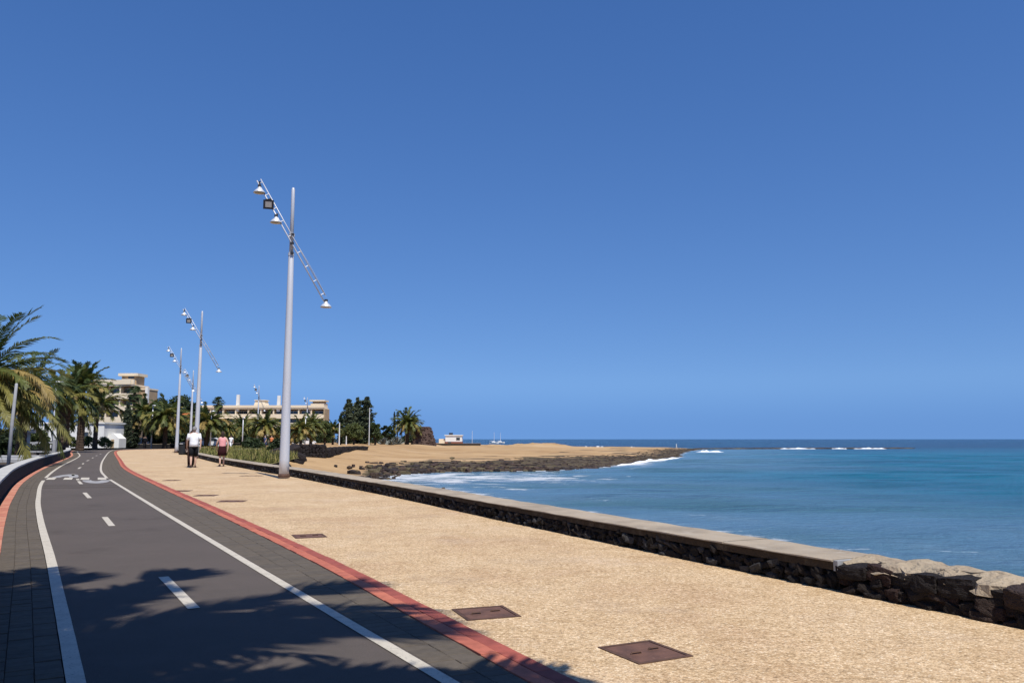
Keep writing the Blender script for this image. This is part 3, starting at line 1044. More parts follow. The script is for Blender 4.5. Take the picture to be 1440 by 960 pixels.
sea_wall = thing('sea_wall', 'long low black basalt sea wall with a pale flat concrete coping', 'sea wall')
wall_core(SEA_BASE, S_ROUGH, SEA_BASE.s_at_y(120), -1, 0.05, 0.52, -2.2, 0.16, 'core', M['mortar_dark'], sea_wall)
s = S_ROUGH + 0.02
end = SEA_BASE.s_at_y(120)
first = True
while s < end:
    ln = rng.choice([2.4, 2.6, 2.8]) if not first else 1.35
    e = min(s + ln, end)
    mb = MB()
    rs = []
    n = max(2, int((e - s) / 0.3))
    drop = rng.uniform(-.005, .004)
    for i in range(n + 1):
        p, t, nn = frame_at(SEA_BASE, s + (e - s - 0.018) * i / n, -1)
        jj = 0.004 * math.sin(i * 2.3 + s)
        a, b = p + nn * (-0.015 + jj), p + nn * (0.57 + jj)
        a2, b2 = p + nn * (0.0 + jj), p + nn * (0.55 + jj)
        zt = 0.252 + jj * 0.9 + drop
        rs.append([(a.x, a.y, 0.2343), (b.x, b.y, 0.2343), (b.x, b.y, zt - 0.006), (b2.x, b2.y, zt), (a2.x, a2.y, zt), (a.x, a.y, zt - 0.006)])
    mb.rings(rs)
    mb.build('coping_slab', M['coping'], sea_wall)
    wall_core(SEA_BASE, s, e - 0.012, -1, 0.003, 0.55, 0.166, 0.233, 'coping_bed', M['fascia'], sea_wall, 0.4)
    s = e
    first = False

stone_meshes = []
for m in M['basalt']:
    for k in range(5):
        stone_meshes.append(rock_mesh('stone', rng, m))
rest = MB()
count = 0
s = S_ROUGH + 0.05
while s < SEA_BASE.s_at_y(62):
    big = 1.0 if s < S_ROUGH + 26 else 1.6
    rows = ((0.132, 0.06), (0.080, 0.062), (0.028, 0.062)) if big == 1.0 else ((0.115, 0.09), (0.04, 0.09))
    for row, (zc, hh) in enumerate(rows):
        w = rng.uniform(0.07, 0.15) * big
        p, t, nn = frame_at(SEA_BASE, s + rng.uniform(-.04, .04) + row * 0.045, -1)
        q = p + nn * rng.uniform(0.03, 0.07)
        ang = math.atan2(t.y, t.x) + rng.uniform(-.5, .5)
        mesh, vs, fs = rng.choice(stone_meshes)
        sc = (w * 1.3, 0.12 * rng.uniform(.8, 1.3), hh * rng.uniform(.95, 1.5))
        rot = (rng.uniform(-.5, .5), rng.uniform(-.5, .5), ang)
        loc = (q.x, q.y, zc + rng.uniform(-.015, .015))
        if count < 296:
            o = link('stone', mesh, sea_wall)
            o.location, o.rotation_euler, o.scale = loc, rot, sc
            count += 1
        else:
            mt = Matrix.LocRotScale(Vector(loc), Matrix.Rotation(ang, 3, 'Z').to_quaternion(), Vector(sc))
            rest.add([mt @ v for v in vs], fs, rng.randrange(5))
    s += rng.uniform(0.075, 0.13) * big
tag(rest.build('stones', M['basalt'], sea_wall), kind='stuff')

# rough end of the wall: boulders and a lumpy mortar cap
rough = thing('boulder_wall', 'rough broken end of the sea wall with big brown boulders and lumpy mortar top', 'stone wall')
wall_core(SEA_BASE, 0, S_ROUGH - 0.05, -1, 0.13, 0.60, -2.2, 0.2, 'core', M['mortar_dark'], rough, 0.4)


def boulder_mesh(rg, m):
    """rough broken block: a cube cut fine, pushed about by layered noise"""
    n = 7
    idx, vs, fs = {}, [], []
    off = Vector((rg.uniform(0, 50), rg.uniform(0, 50), rg.uniform(0, 50)))

    def vert(p):
        k = tuple(round(c, 4) for c in p)
        if k not in idx:
            q = Vector(p)
            r = q.length
            q = q.lerp(q.normalized() * .62, .30)
            d = noise.noise(q * 2.2 + off) * .13 + noise.noise(q * 5 + off) * .075 + noise.noise(q * 11 + off) * .03
            idx[k] = len(vs)
            vs.append(q * (1 + d))
        return idx[k]
    for ax in range(3):
        for sg in (-.5, .5):
            for i in range(n):
                for k in range(n):
                    quad = []
                    for a, b in ((0, 0), (1, 0), (1, 1), (0, 1)):
                        p = [0, 0, 0]
                        p[ax] = sg
                        p[(ax + 1) % 3] = -.5 + (i + a) / n
                        p[(ax + 2) % 3] = -.5 + (k + b) / n
                        quad.append(vert(p))
                    fs.append(tuple(quad if sg > 0 else quad[::-1]))
    mb = MB()
    mb.add(vs, fs)
    return mb.mesh('boulder', m)


bm = [(boulder_mesh(rng, m),) for m in M['boulder'] for _ in range(4)]
s = S_ROUGH - 0.03
while s > 0.4:
    w = rng.uniform(0.20, 0.34)
    hu = rng.uniform(0.105, 0.135)
    p, t, nn = frame_at(SEA_BASE, s - w / 2, -1)
    q = p + nn * (0.12 + rng.uniform(-.02, .03))
    o = link('boulder', rng.choice(bm)[0], rough)
    o.location = (q.x, q.y, 0.178 + rng.uniform(-.008, .012))
    o.rotation_euler = (rng.uniform(-.15, .15), rng.uniform(-.15, .15), math.atan2(t.y, t.x) + rng.uniform(-.12, .12))
    o.scale = (w * 1.03, 0.26, hu * 1.1)
    s2 = s
    while s2 > s - w:
        for zc, hh in ((0.085, 0.075), (0.025, 0.07)):
            w2 = rng.uniform(0.10, 0.19)
            p, t, nn = frame_at(SEA_BASE, max(0.1, s2 - w2 / 2 + rng.uniform(-.05, .05)), -1)
            q = p + nn * (0.10 + rng.uniform(-.03, .03))
            o = link('boulder', rng.choice(bm)[0], rough)
            o.location = (q.x, q.y, zc + rng.uniform(-.012, .012))
            o.rotation_euler = (rng.uniform(-.4, .4), rng.uniform(-.4, .4), math.atan2(t.y, t.x) + rng.uniform(-.4, .4))
            o.scale = (w2 * 1.12, 0.2, hh * rng.uniform(1.0, 1.35))
        s2 -= 0.135
    s -= w * 0.97
cap = MB()
rs = []
n = 300
nw = 12
for i in range(n + 1):
    ss = 0.2 + (S_ROUGH - 0.06 - 0.2) * i / n
    p, t, nn = frame_at(SEA_BASE, ss, -1)
    ring = []
    for k in range(nw + 1):
        u = k / nw
        d = 0.03 + 0.56 * u + (0.045 * math.sin(ss * 9 + k) + 0.04 * math.sin(ss * 21)) * (1 if k in (0, 1) else 0.4) + rng.uniform(-.02, .02)
        zz = 0.246 + 0.03 * math.sin(u * math.pi) + 0.022 * math.sin(ss * 4.1 + 1.0) * u + noise.noise(Vector((ss * 3.2, u * 2, 1.7))) * .045 + noise.noise(Vector((ss * 9, u * 5, 4.7))) * .03
        if k == 0:
            zz -= 0.05
        if k == nw:
            zz -= 0.12
        q = p + nn * d
        ring.append((q.x, q.y, zz))
    a, b = p + nn * 0.58, p + nn * 0.2
    ring += [(a.x, a.y, 0.10), (b.x, b.y, 0.10)]
    rs.append(ring)
cap.rings(rs)
cap.build('mortar_cap', M['mortar_cap'], rough)
p, t, nn = frame_at(SEA_BASE, S_ROUGH - 0.025, -1)
mb = MB()
mb.box((-0.022, -0.55, 0.165), (0.022, 0.02, 0.249), 0, Matrix.Translation((p.x, p.y, 0)) @ Matrix.Rotation(math.atan2(t.y, t.x), 4, 'Z'))
mb.build('end_block', M['grey_conc'], rough)

# ------------------------------------------------------------------ low black wall left of the lane, and the far wall round the bend
def long_wall(name, label, curve, s0, s1, side, w, h, coping_m, face_m, cop_h=0.05, seg=3.0):
    t = thing(name, label, 'wall')
    wall_core(curve, s0, s1, side, 0.03, w - 0.03, -0.3, h - cop_h, 'face', face_m, t)
    s = s0
    while s < s1:
        e = min(s + seg, s1)
        wall_core(curve, s, e - 0.012, side, 0, w, h - cop_h + 0.002, h, 'coping_slab', coping_m, t, 0.5)
        s = e
    return t


long_wall('low_wall', 'low black wall with a whitewashed top along the left of the cycle lane', LOW_WALL, LOW_WALL.s_at_y(0.5), LOW_WALL.s_at_y(79), 1, 0.34, 0.46, M['white_coping'], M['black_wall'])
FAR_WALL = Curve([(-84, 104), (-70, 108.5), (-58, 112), (-51, 114.5), (-47.6, 119), (-46.3, 127), (-46.5, 150), (-47.5, 170)])
long_wall('far_wall', 'dark low wall with a thin brown top behind the far bend of the lane', FAR_WALL, 0, FAR_WALL.L, 1, 0.4, 0.56, M['coping'], M['black_wall'])

# ------------------------------------------------------------------ lamp posts with ladder arm
def lamp_post():
    t = thing('lamp_post', 'tallest and nearest grey lamp post with ladder arm, in front of the sea wall', 'lamp post', group='tall lamp posts along the sea wall')
    mb = MB()
    mb.tube([(0, 0, 0.02), (0, 0, 0.6), (0, 0, 3.0), (0, 0, 5.5), (0, 0, 7.3), (0, 0, 7.32)], [0.160, 0.155, 0.133, 0.108, 0.088, 0.080], 20)
    mb.tube([(0, 0, 7.32), (0, 0, 9.5), (0, 0, 9.57)], [0.066, 0.058, 0.03], 16)
    mb.build('pole', M['lamp_metal'], t, True)
    mb = MB()
    mb.lathe([(0, 0.03), (0.185, 0.03), (0.19, 0.10), (0.165, 0.14), (0.158, 0.15)], 20)
    mb.build('base_collar', M['rust_frame'], t)
    mb = MB()
    for z in (7.30, 7.95):
        mb = MB()
        mb.lathe([(0.06, z - .05), (0.10, z - .05), (0.10, z + .05), (0.06, z + .05)], 16)
        mb.build('clamp_ring', M['lamp_metal'], t)
    # the arm lies in the local x-z plane, just in front of the pole
    yo = 0.125
    zc, k = 7.62, 1.654
    U = Vector((1, 0, k)).normalized()
    N = Vector((-k, 0, 1)).normalized()

    def on(a, off=0.0):
        return Vector((a, yo, zc + k * a)) - N * (-off)
    for off, r, a0, a1 in ((0.0, 0.021, -1.19, 1.20), (0.135, 0.016, -1.02, 1.20)):
        mb = MB()
        mb.tube([on(a0, off), on(a1, off)], r, 8)
        mb.build('rail', M['lamp_metal'], t, True)
    for a in (-0.98, -0.72, -0.44, -0.17, 0.14, 0.42, 0.66, 0.92, 1.14):
        mb = MB()
        mb.tube([on(a, 0.0), on(a, 0.135)], 0.013, 6)
        mb.build('rung', M['lamp_metal'], t)
    for a in (0.02, 0.20, -0.18):
        mb = MB()
        c = Vector((0, yo, zc + k * a))
        mb.box((-0.05, -0.12, -0.035), (0.05, 0.03, 0.035), 0, Matrix.Translation(c))
        mb.build('bracket', M['dark_metal'], t)

    def bell(a, drop, dx):
        c = on(a, 0.07) + Vector((dx, 0, -drop))
        mb = MB()
        mb.lathe([(0.0, 0.13), (0.05, 0.13), (0.062, 0.08), (0.12, 0.03), (0.178, -0.035), (0.19, -0.07), (0.18, -0.07), (0.165, -0.03), (0.10, 0.0), (0.0, 0.01)], 18, 0, c)
        h = mb.build('lamp_head', M['lamp_shade'], t, True)
        mb = MB()
        mb.lathe([(0.0, -0.045), (0.10, -0.055), (0.165, -0.05), (0.165, -0.04), (0, -0.035)], 14, 0, c)
        mb.build('lens', M['flood_glass'], h)
        mb = MB()
        mb.tube([on(a, 0.07), c + Vector((0.0, 0, 0.2)), c + Vector((0, 0, 0.12))], 0.03, 8)
        mb.box((-0.05, -0.04, 0.12), (0.05, 0.04, 0.2), 0, Matrix.Translation(c))
        mb.build('stem', M['dark_metal'], h)
    bell(1.17, 0.32, 0.0)
    bell(0.56, 0.24, 0.05)
    bell(-1.13, 0.12, 0.02)
    c = on(0.84, 0.07) + Vector((0.03, 0.03, -0.20))
    mt = Matrix.Translation(c) @ Matrix.Rotation(R(168), 4, 'Z') @ Matrix.Rotation(R(14), 4, 'X')
    mb = MB()
    mb.box((-0.165, -0.04, -0.15), (0.165, 0.05, 0.15), 0, mt)
    for z in (-0.1, -0.03, 0.04, 0.11):
        mb.box((-0.13, 0.05, z - .01), (0.13, 0.085, z + .01), 0, mt)
    fl = mb.build('floodlight', M['dark_metal'], t)
    mb = MB()
    mb.box((-0.10, -0.05, -0.09), (0.10, -0.041, 0.09), 0, mt)
    mb.build('lens', M['flood_glass'], fl)
    mb = MB()
    mb.tube([c + Vector((0, 0, .15)), on(0.84, 0.10)], 0.025, 6)
    mb.box((-0.10, -0.03, 0.15), (0.10, 0.03, 0.18), 0, mt)
    mb.build('stem', M['dark_metal'], fl)
    mb = MB()
    mb.tube([on(-0.10, .15), on(-.4, .19) + Vector((0, 0, -.03)), on(-.7, .17), on(-1.05, .15)], 0.006, 5)
    mb.build('cable', M['lamp_metal'], t)
    return t


LZ = math.atan2(-0.45, -0.89)
lamp0 = lamp_post()
lamp0.location = (-7.3, 26.5, 0)
lamp0.rotation_euler = (0, 0, LZ)
for (x, y), rz, lb in [((-20.3, 53.0), LZ, 'second lamp post with ladder arm, rising behind the man in the white shirt'),
                       ((-30.5, 75.0), LZ + .05, 'third lamp post with ladder arm, beside the black litter bin'),
                       ((-38.9, 99.6), LZ + .3, 'fourth lamp post with ladder arm, between the second and third poles'),
                       ((-39.6, 128), LZ + .6, 'small far lamp post in front of the long hotel, left of the nearest lamp pole'),
                       ((-41.2, 165), LZ + .6, 'farthest small lamp post in front of the right end of the long hotel')]:
    dup(lamp0, (x, y, 0), rz, lb, 'tall lamp posts along the sea wall')


# small street lamps with a flat disc head
def street_lamp(x, y, z, h, label, head=0.28, r=0.06):
    t = thing('street_lamp', label, 'street lamp', (x, y, z), 0, 'small street lamps')
    mb = MB()
    mb.tube([(0, 0, 0), (0, 0, h * .5), (0, 0, h)], [r, r * .85, r * .65], 10)
    mb.build('pole', M['lamp_metal'], t, True)
    mb = MB()
    mb.lathe([(0, .10), (head * .4, .10), (head, .02), (head, -.02), (head * .5, -.05), (0, -.05)], 14, 0, (head * 0.7, 0, h + 0.02))
    mb.build('lamp_head', M['lamp_shade'], t, True)
    mb = MB()
    mb.tube([(0, 0, h - .05), (0, 0, h + .05), (head * .7, 0, h + .08)], r * .5, 6)
    mb.build('stem', M['lamp_metal'], t)
    return t


def at0(px, Y, z=0.0):
    q = at(px, 617, Y)
    return (q.x, q.y, z)


mb_pole = thing('lamp_pole', 'plain grey pole standing behind the low black wall at the left edge', 'pole', at0(14, 31.5, -0.1))
mb = MB()
mb.tube([(0, 0, 0), (.04, 0, 2.0), (.10, 0, 3.45), (.10, 0, 3.48)], [.066, .06, .052, .03], 12)
mb.build('pole', M['grey_conc'], mb_pole, True)
mb = MB()
mb.lathe([(0, .04), (.2, .04), (.2, .08), (.13, .16)], 12)
mb.build('base_collar', M['grey_conc'], mb_pole)
street_lamp(*at0(74, 66, -.1), 5.9, 'street lamp whose white head sticks out among the left palm crowns', 0.32)
street_lamp(*at0(213, 108, 0), 5.6, 'street lamp with round white head before the dark trees left of the lamp posts', 0.34, .09)
street_lamp(*at0(296, 112, 0), 5.0, 'short street lamp above the woman in the pink top', 0.30, .09)
street_lamp(*at0(341, 120, 0), 4.3, 'short pale pole lamp before the palms left of the hotel centre', 0.2, .09)
street_lamp(*at0(429, 128, 0), 4.6, 'short pale lamp just right of the nearest lamp pole', 0.2, .09)


def mast(px, Y, z, h, label, r=.1):
    t = thing('white_mast', label, 'mast', at0(px, Y, z))
    mb = MB()
    mb.tube([(0, 0, 0), (0, 0, h)], [r, r * .7], 8)
    mb.build('pole', M['pole_white'], t)
    mb = MB()
    mb.lathe([(0, .02), (r * 2, .02), (r * 2, .25), (r, .3)], 8)
    mb.build('base_collar', M['grey_conc'], t)


mast(477, 140, -.15, 4.2, 'white post before the bushy trees right of the hotel', .12)
mast(519, 150, -.1, 7.0, 'taller white post at the right side of the tall conifers', .08)
mast(487, 142, -.15, 1.9, 'short white post beside the white post right of the hotel', .11)
mast(664, 205, -.1, 3.4, 'thin dark mast right of the white beach hut', .05)
mast(951, 215, -1.1, 1.1, 'tiny white marker post near the tip of the spit', .12)


# ------------------------------------------------------------------ palms
def frond_mesh(name, L, droop, m, rg, dens=34, leaf=0.5, wid=0.05, hang=0.35):
    """one feather leaf growing along +x from the origin, arching down; leaflets on both sides"""
    mb = MB()
    pts = []
    p = Vector((0, 0, 0))
    n = 14
    pitch = 0.0
    for i in range(n + 1):
        t = i / n
        pts.append(p.copy())
        ang = pitch - droop * t ** 1.3
        p = p + Vector((math.cos(ang), 0, math.sin(ang))) * (L / n)
    mb.tube(pts, [max(0.006, 0.035 * (1 - i / n)) for i in range(n + 1)], 4, 0)
    for i in range(dens):
        t = 0.10 + 0.90 * i / (dens - 1)
        f = t * n
        k = min(int(f), n - 1)
        q = pts[k].lerp(pts[k + 1], f - k)
        tg = (pts[k + 1] - pts[k]).normalized()
        up = Vector((-tg.z, 0, tg.x))
        ll = leaf * (0.35 + 0.65 * math.sin(min(1, t * 1.15 + .12) * math.pi)) if t < .8 else leaf * (0.95 - 0.6 * (t - .8) / .2)
        ll *= rg.uniform(.85, 1.12)
        for sd in (-1, 1):
            d = (tg * rg.uniform(.55, .8) + Vector((0, sd, 0)) * rg.uniform(.65, .9) + up * rg.uniform(-.02, .34)).normalized()
            tip = q + d * ll + Vector((0, 0, -hang * ll * rg.uniform(.4, 1.1)))
            mid = q + d * ll * .5 + Vector((0, 0, -hang * ll * .12))
            w = tg * wid * .5
            mb.add([q - w * .6, q + w * .6, mid + w, tip, mid - w], [(0, 1, 2, 4), (4, 2, 3)], 0)
    return mb.mesh(name, m)


FR = {}


def fronds(key, L, leaf, dens, wid):
    """a small set of fronds by kind: young upright, middle, spread, old hanging"""
    if key not in FR:
        rg = random.Random(len(FR) + 3)
        FR[key] = [[frond_mesh('frond', L * rg.uniform(.92, 1.06), dr * rg.uniform(.9, 1.1), M['frond'][mi], rg, dens, leaf, wid, hg) for mi in ms]
                   for dr, ms, hg in ((0.75, (0, 1, 0), .2), (1.2, (0, 1, 1, 2), .6), (1.35, (1, 0, 2, 1, 3), .95), (0.9, (1, 2, 3, 2), 1.0))]
    return FR[key]


def trunk_part(t, h, r, lean=(0, 0), m=None, bulge=1.15, rings=26):
    mb = MB()
    pts, rad = [], []
    n = rings
    for i in range(n + 1):
        u = i / n
        pts.append((lean[0] * u * u, lean[1] * u * u, h * u))
        rr = r * (1.18 - .25 * min(1, u * 5)) if u < .2 else r * (0.93 + (bulge - .93) * smooth(.55, .95, u))
        rad.append(float(rr) * (1.0 + (0.07 if i % 2 else -0.05)))
    mb.tube(pts, rad, 12)
    return mb.build('trunk', m or M['trunk'], t)


def date_palm(name, label, loc, h, L, r, seed, counts=(10, 14, 16, 12), separate=True, key='big', leaf=.55, dens=34, wid=.05, lean=(0, 0), group=None, rz=0.0):
    t = thing(name, label, 'palm', loc, rz, group)
    trunk_part(t, h, r, lean)
    rg = random.Random(seed)
    sets = fronds(key, L, leaf, dens, wid)
    joined = MB()
    top = Vector((lean[0], lean[1], h))
    golden = 2.39996
    k = 0
    for lvl, (n, e0, e1) in enumerate(((counts[0], 55, 85), (counts[1], 25, 55), (counts[2], -8, 28), (counts[3], -34, -6))):
        for i in range(n):
            az = golden * k + rg.uniform(-.25, .25)
            k += 1
            el = R(rg.uniform(e0, e1))
            me = rg.choice(sets[lvl])
            mt = Matrix.Translation(top + Vector((math.cos(az), math.sin(az), 0)) * r * .7 + Vector((0, 0, rg.uniform(-.15, .2) - (0.25 if lvl == 3 else 0)))) @ \
                Matrix.Rotation(az, 4, 'Z') @ Matrix.Rotation(-el, 4, 'Y') @ Matrix.Rotation(rg.uniform(-.35, .35), 4, 'X')
            if separate:
                o = link('frond', me, t)
                o.matrix_local = mt
                s = rg.uniform(.85, 1.1)
                o.scale = (s, s, s)
            else:
                mi = M['frond'].index(me.materials[0])
                joined.add([mt @ v.co for v in me.vertices], [tuple(p.vertices) for p in me.polygons], mi)
    # clipped leaf bases under the crown
    mb = MB()
    for i in range(26):
        az = golden * i
        z = h - 0.05 - .5 * r * 2 * (i / 26)
        a = Vector((math.cos(az) * r * .7 + top.x, math.sin(az) * r * .7 + top.y, z))
        b = Vector((math.cos(az) * r * 1.55 + top.x, math.sin(az) * r * 1.55 + top.y, z + r * .55))
        mb.tube([a, b], [r * .17, r * .08], 5)
    mb.build('leaf_bases', M['trunk'], t)
    if not separate:
        joined.build('crown', M['frond'], t)
    return t


q = at(-38, 536, 38)
date_palm('date_palm', 'biggest palm at the left edge with long arching golden green fronds', (q.x, q.y, -.1), q.z + .1, 4.4, .36, 11, (7, 18, 30, 18), leaf=.62, dens=60, wid=.085)
q = at(30, 550, 52)
date_palm('date_palm', 'bushy palm directly behind the plain grey pole at the left edge', (q.x, q.y, -.1), q.z + .1, 3.2, .32, 12, (8, 16, 20, 5), key='mid', leaf=.55, dens=38, wid=.09)
q = at(88, 560, 77)
pb = date_palm('date_palm', 'stout thick trunked palm standing behind the end of the low black wall', (q.x, q.y, -.1), q.z + .1, 3.3, .55, 13, (7, 18, 30, 8), key='mid2', leaf=.62, dens=44, wid=.12)
q = at(104, 543, 92)
date_palm('date_palm', 'tall dark green palm whose crown shows above the stout palm', (q.x + .6, q.y, 0), q.z, 3.3, .3, 14, (12, 22, 20, 2), separate=False, key='far1', leaf=.65, dens=30, wid=.15)
q = at(134, 570, 97)
date_palm('date_palm', 'palm with thin dark trunk before the white garden wall, right of the stout palm', (q.x, q.y, 0), q.z, 3.1, .27, 15, (7, 16, 16, 2), separate=False, key='far1')
q = at(115, 586, 88)
date_palm('date_palm', 'short palm with a swollen trunk top between the stout palm and thin trunk palm', (q.x, q.y, 0), q.z, 2.0, .26, 16, (4, 7, 8, 4), separate=False, key='far2', leaf=.45, dens=22, wid=.09)
# palm left of the camera, out of the picture, that throws the shadow over the lane
date_palm('date_palm', 'palm left of the viewer whose frond shadow falls on the near lane', (-2.6, 0.15, -.1), 7.0, 3.8, .28, 21, (12, 22, 24, 8), key='near', leaf=.66, dens=64, wid=.10, lean=(.95, .1))
date_palm('date_palm', 'second palm left of the viewer, farther back along the low wall', (-2.0, -2.6, -.1), 7.2, 3.8, .3, 22, (10, 17, 19, 6), key='near', lean=(.75, .9))

far_palms = [  # px, crown py, distance, frond length, seed, label
    (203, 580, 116, 3.2, 31, 'feathery light green palm right of the dark cypress'),
    (232, 586, 108, 3.0, 32, 'palm with pale arching fronds left of the third lamp post'),
    (290, 594, 113, 3.2, 33, 'palm behind the second lamp pole, above the man in white'),
    (318, 602, 122, 3.0, 34, 'low green palm under the tall fan palm'),
    (341, 599, 132, 3.0, 35, 'palm left of the white path before the hotel'),
    (372, 598, 128, 3.3, 36, 'palm left of the nearest lamp pole, before the hotel centre'),
    (398, 604, 140, 2.8, 37, 'small palm hidden behind the nearest lamp pole'),
    (437, 597, 134, 3.2, 38, 'broad palm just right of the nearest lamp pole'),
    (423, 603, 128, 2.6, 39, 'low palm between the nearest lamp pole and the broad palm'),
    (468, 602, 150, 2.8, 40, 'palm left of the white post under the conifers'),
    (573, 594, 166, 3.6, 41, 'bushy palm left of the brown stone kiln'),
]
proto = {}
for i, (px, py, Y, L, sd, lb) in enumerate(far_palms):
    q = at(px, py, Y)
    if i < 3:
        proto[i] = date_palm('date_palm', lb, (q.x, q.y, 0), q.z, 3.2, .3, sd, (5, 16, 28, 14), separate=False, key='far%d' % (3 + i % 2), leaf=.65, dens=28, wid=.16, group='palms along the back of the beach')
        proto[i]['h'] = q.z
    else:
        src = proto[i % 3]
        sc = q.z / src['h']
        dup(src, (q.x, q.y, 0), sd * 1.3, lb, 'palms along the back of the beach', sc)


def fan_palm(label, px, py, Y, rad, tr, seed):
    q = at(px, py, Y)
    t = thing('fan_palm', label, 'palm', (q.x, q.y, 0))
    trunk_part(t, q.z, tr, bulge=.8)
    rg = random.Random(seed)
    mb = MB()
    for i in range(46):
        az = 2.39996 * i
        el = R(rg.uniform(-50, 80))
        d = Vector((math.cos(az) * math.cos(el), math.sin(az) * math.cos(el), math.sin(el)))
        c = Vector((0, 0, q.z)) + d * rad * rg.uniform(.45, .62)
        mb.tube([Vector((0, 0, q.z - .1)), c], .02, 4, 0)
        sdv = d.cross(Vector((0, 0, 1))).normalized()
        upv = sdv.cross(d)
        for j in range(-5, 6):
            w = j * .27
            dd = d * math.cos(w) + sdv * math.sin(w)
            tip = c + dd * rad * rg.uniform(.38, .5) + Vector((0, 0, -.16 * rad))
            sp = sdv * .05 * rad
            mb.add([c - sp * .4, c + dd * rad * .25 + sp, tip, c + dd * rad * .25 - sp], [(0, 1, 2, 3)], rg.choice([0, 0, 1]))
    # skirt of dead fans
    for i in range(20):
        az = 2.39996 * i
        a = Vector((math.cos(az) * tr, math.sin(az) * tr, q.z - .1))
        b = Vector((math.cos(az) * rad * .5, math.sin(az) * rad * .5, q.z - rad * rg.uniform(.6, 1.0)))
        s_ = Vector((-math.sin(az), math.cos(az), 0)) * rad * .13
        mb.add([a, b - s_, b + s_], [(0, 1, 2)], 2)
    mb.build('crown', [M['frond'][0], M['leaf'][2], M['frond'][4]], t)


fan_palm('dark fan palm in front of the left building balconies', 186, 553, 128, 1.5, .22, 51)
fan_palm('tall round headed fan palm at the left end of the long hotel', 305, 566, 140, 1.3, .22, 52)
fan_palm('small dark fan palm crown on top of the bushy palm by the kiln', 570, 577, 172, .8, .12, 53)
fan_palm('thin fan palm left of the bushy palm by the kiln', 559, 582, 170, .6, .1, 54)
fan_palm('low fan palm to the right of the bushy palm, touching the kiln', 583, 588, 168, .9, .14, 55)


# ------------------------------------------------------------------ broadleaf trees, conifers, shrubs
def leafy(mb, c, rad, n, size, rg, nm, flat=.8):
    """leaf sized quads through a clump"""
    for _ in range(n):
        v = Vector((rg.gauss(0, 1), rg.gauss(0, 1), rg.gauss(0, 1))).normalized() * (rg.random() ** .45)
        p = Vector(c) + Vector((v.x * rad[0], v.y * rad[1], v.z * rad[2]))
        a = Vector((rg.gauss(0, 1), rg.gauss(0, 1), rg.gauss(0, .6))).normalized()
        b = a.cross(Vector((rg.gauss(0, 1), rg.gauss(0, 1), rg.gauss(0, 1)))).normalized()
        s = size * rg.uniform(.6, 1.3)
        mb.add([p - a * s, p - b * s * .5, p + a * s, p + b * s * .5], [(0, 1, 2, 3)], rg.randrange(nm))


def tree(name, label, px, Y, top_py, half_px, seed, mats, base_z=0.0, trunk_frac=.35, clumps=14, leaves=170, size=.22, cat='tree'):
    q = at(px, top_py, Y)
    hw = half_px * Y / 1150
    h = q.z - base_z
    t = thing(name, label, cat, (q.x, q.y, base_z))
    rg = random.Random(seed)
    tk = MB()
    tk.tube([(0, 0, 0), (.05 * h, .02, h * .2), (0, 0, h * trunk_frac), (.03 * h, 0, h * .7)], [h * .045, h * .036, h * .03, h * .012], 8)
    cr = MB()
    for i in range(clumps):
        az = 2.39996 * i + rg.uniform(-.4, .4)
        u = (i + .5) / clumps
        z = h * (trunk_frac + (1 - trunk_frac) * (0.12 + .74 * u))
        rr = hw * math.sin(math.pi * min(.92, .28 + .62 * u)) * rg.uniform(.35, .85)
        c = (math.cos(az) * rr, math.sin(az) * rr, z)
        tk.tube([(0, 0, h * trunk_frac * rg.uniform(.7, 1.3)), (c[0] * .5, c[1] * .5, z * .85), c], [h * .016, h * .01, h * .005], 5)
        k = hw * rg.uniform(.30, .48)
        leafy(cr, c, (k, k, k * .72), leaves, size, rg, len(mats))
    tk.build('trunk', M['bark'], t)
    cr.build('crown', mats, t)
    return t


LF = M['leaf']
tree('broadleaf_tree', 'big dense green tree behind the second and third lamp posts', 250, 133, 552, 26, 61, [LF[0], LF[1], LF[2]], 0, .25, 22, 190)
tree('broadleaf_tree', 'green tree at the foot of the left building wing', 226, 128, 558, 20, 62, [LF[0], LF[1], LF[0]], 0, .2, 16, 180)
tree('broadleaf_tree', 'dark tree between the second lamp post and the big dense tree', 270, 127, 562, 18, 63, [LF[2], LF[0], LF[2]], 0, .2, 16, 170)
tree('broadleaf_tree', 'low dark undergrowth tree behind the litter bin', 256, 118, 588, 22, 64, [LF[2], LF[0]], 0, .1, 16, 170)
tree('broadleaf_tree', 'low dark tree behind the street lamp left of the lamp posts', 222, 120, 590, 22, 65, [LF[2], LF[0]], 0, .1, 16, 170)
tree('broadleaf_tree', 'rounded bush tree behind the woman in the pink top', 312, 126, 598, 16, 66, [LF[0], LF[2]], 0, .15, 12, 150)
tree('broadleaf_tree', 'dark hedge like tree below the hotel centre', 355, 138, 602, 20, 67, [LF[2], LF[0]], 0, .1, 12, 150)
tree('broadleaf_tree', 'dark low tree behind the nearest lamp pole', 405, 142, 600, 20, 68, [LF[2], LF[0]], 0, .1, 12, 150)
tree('broadleaf_tree', 'green tree at the right end of the long hotel', 456, 146, 590, 15, 69, [LF[0], LF[1]], 0, .2, 12, 150)
tree('broadleaf_tree', 'bright yellow green round tree in front of the tall conifers', 497, 148, 594, 17, 70, [LF[3], LF[1], LF[3]], 0, .25, 12, 150)
tree('broadleaf_tree', 'olive round tree right of the tall conifers', 527, 152, 592, 12, 71, [LF[1], LF[0]], 0, .25, 10, 140)
tree('broadleaf_tree', 'small dark tree between the conifers and the kiln', 547, 163, 597, 10, 72, [LF[2], LF[0]], 0, .25, 9, 120)
tree('broadleaf_tree', 'tiny dark tree left of the bushy palm', 541, 168, 596, 6, 73, [LF[2]], 0, .3, 6, 100)
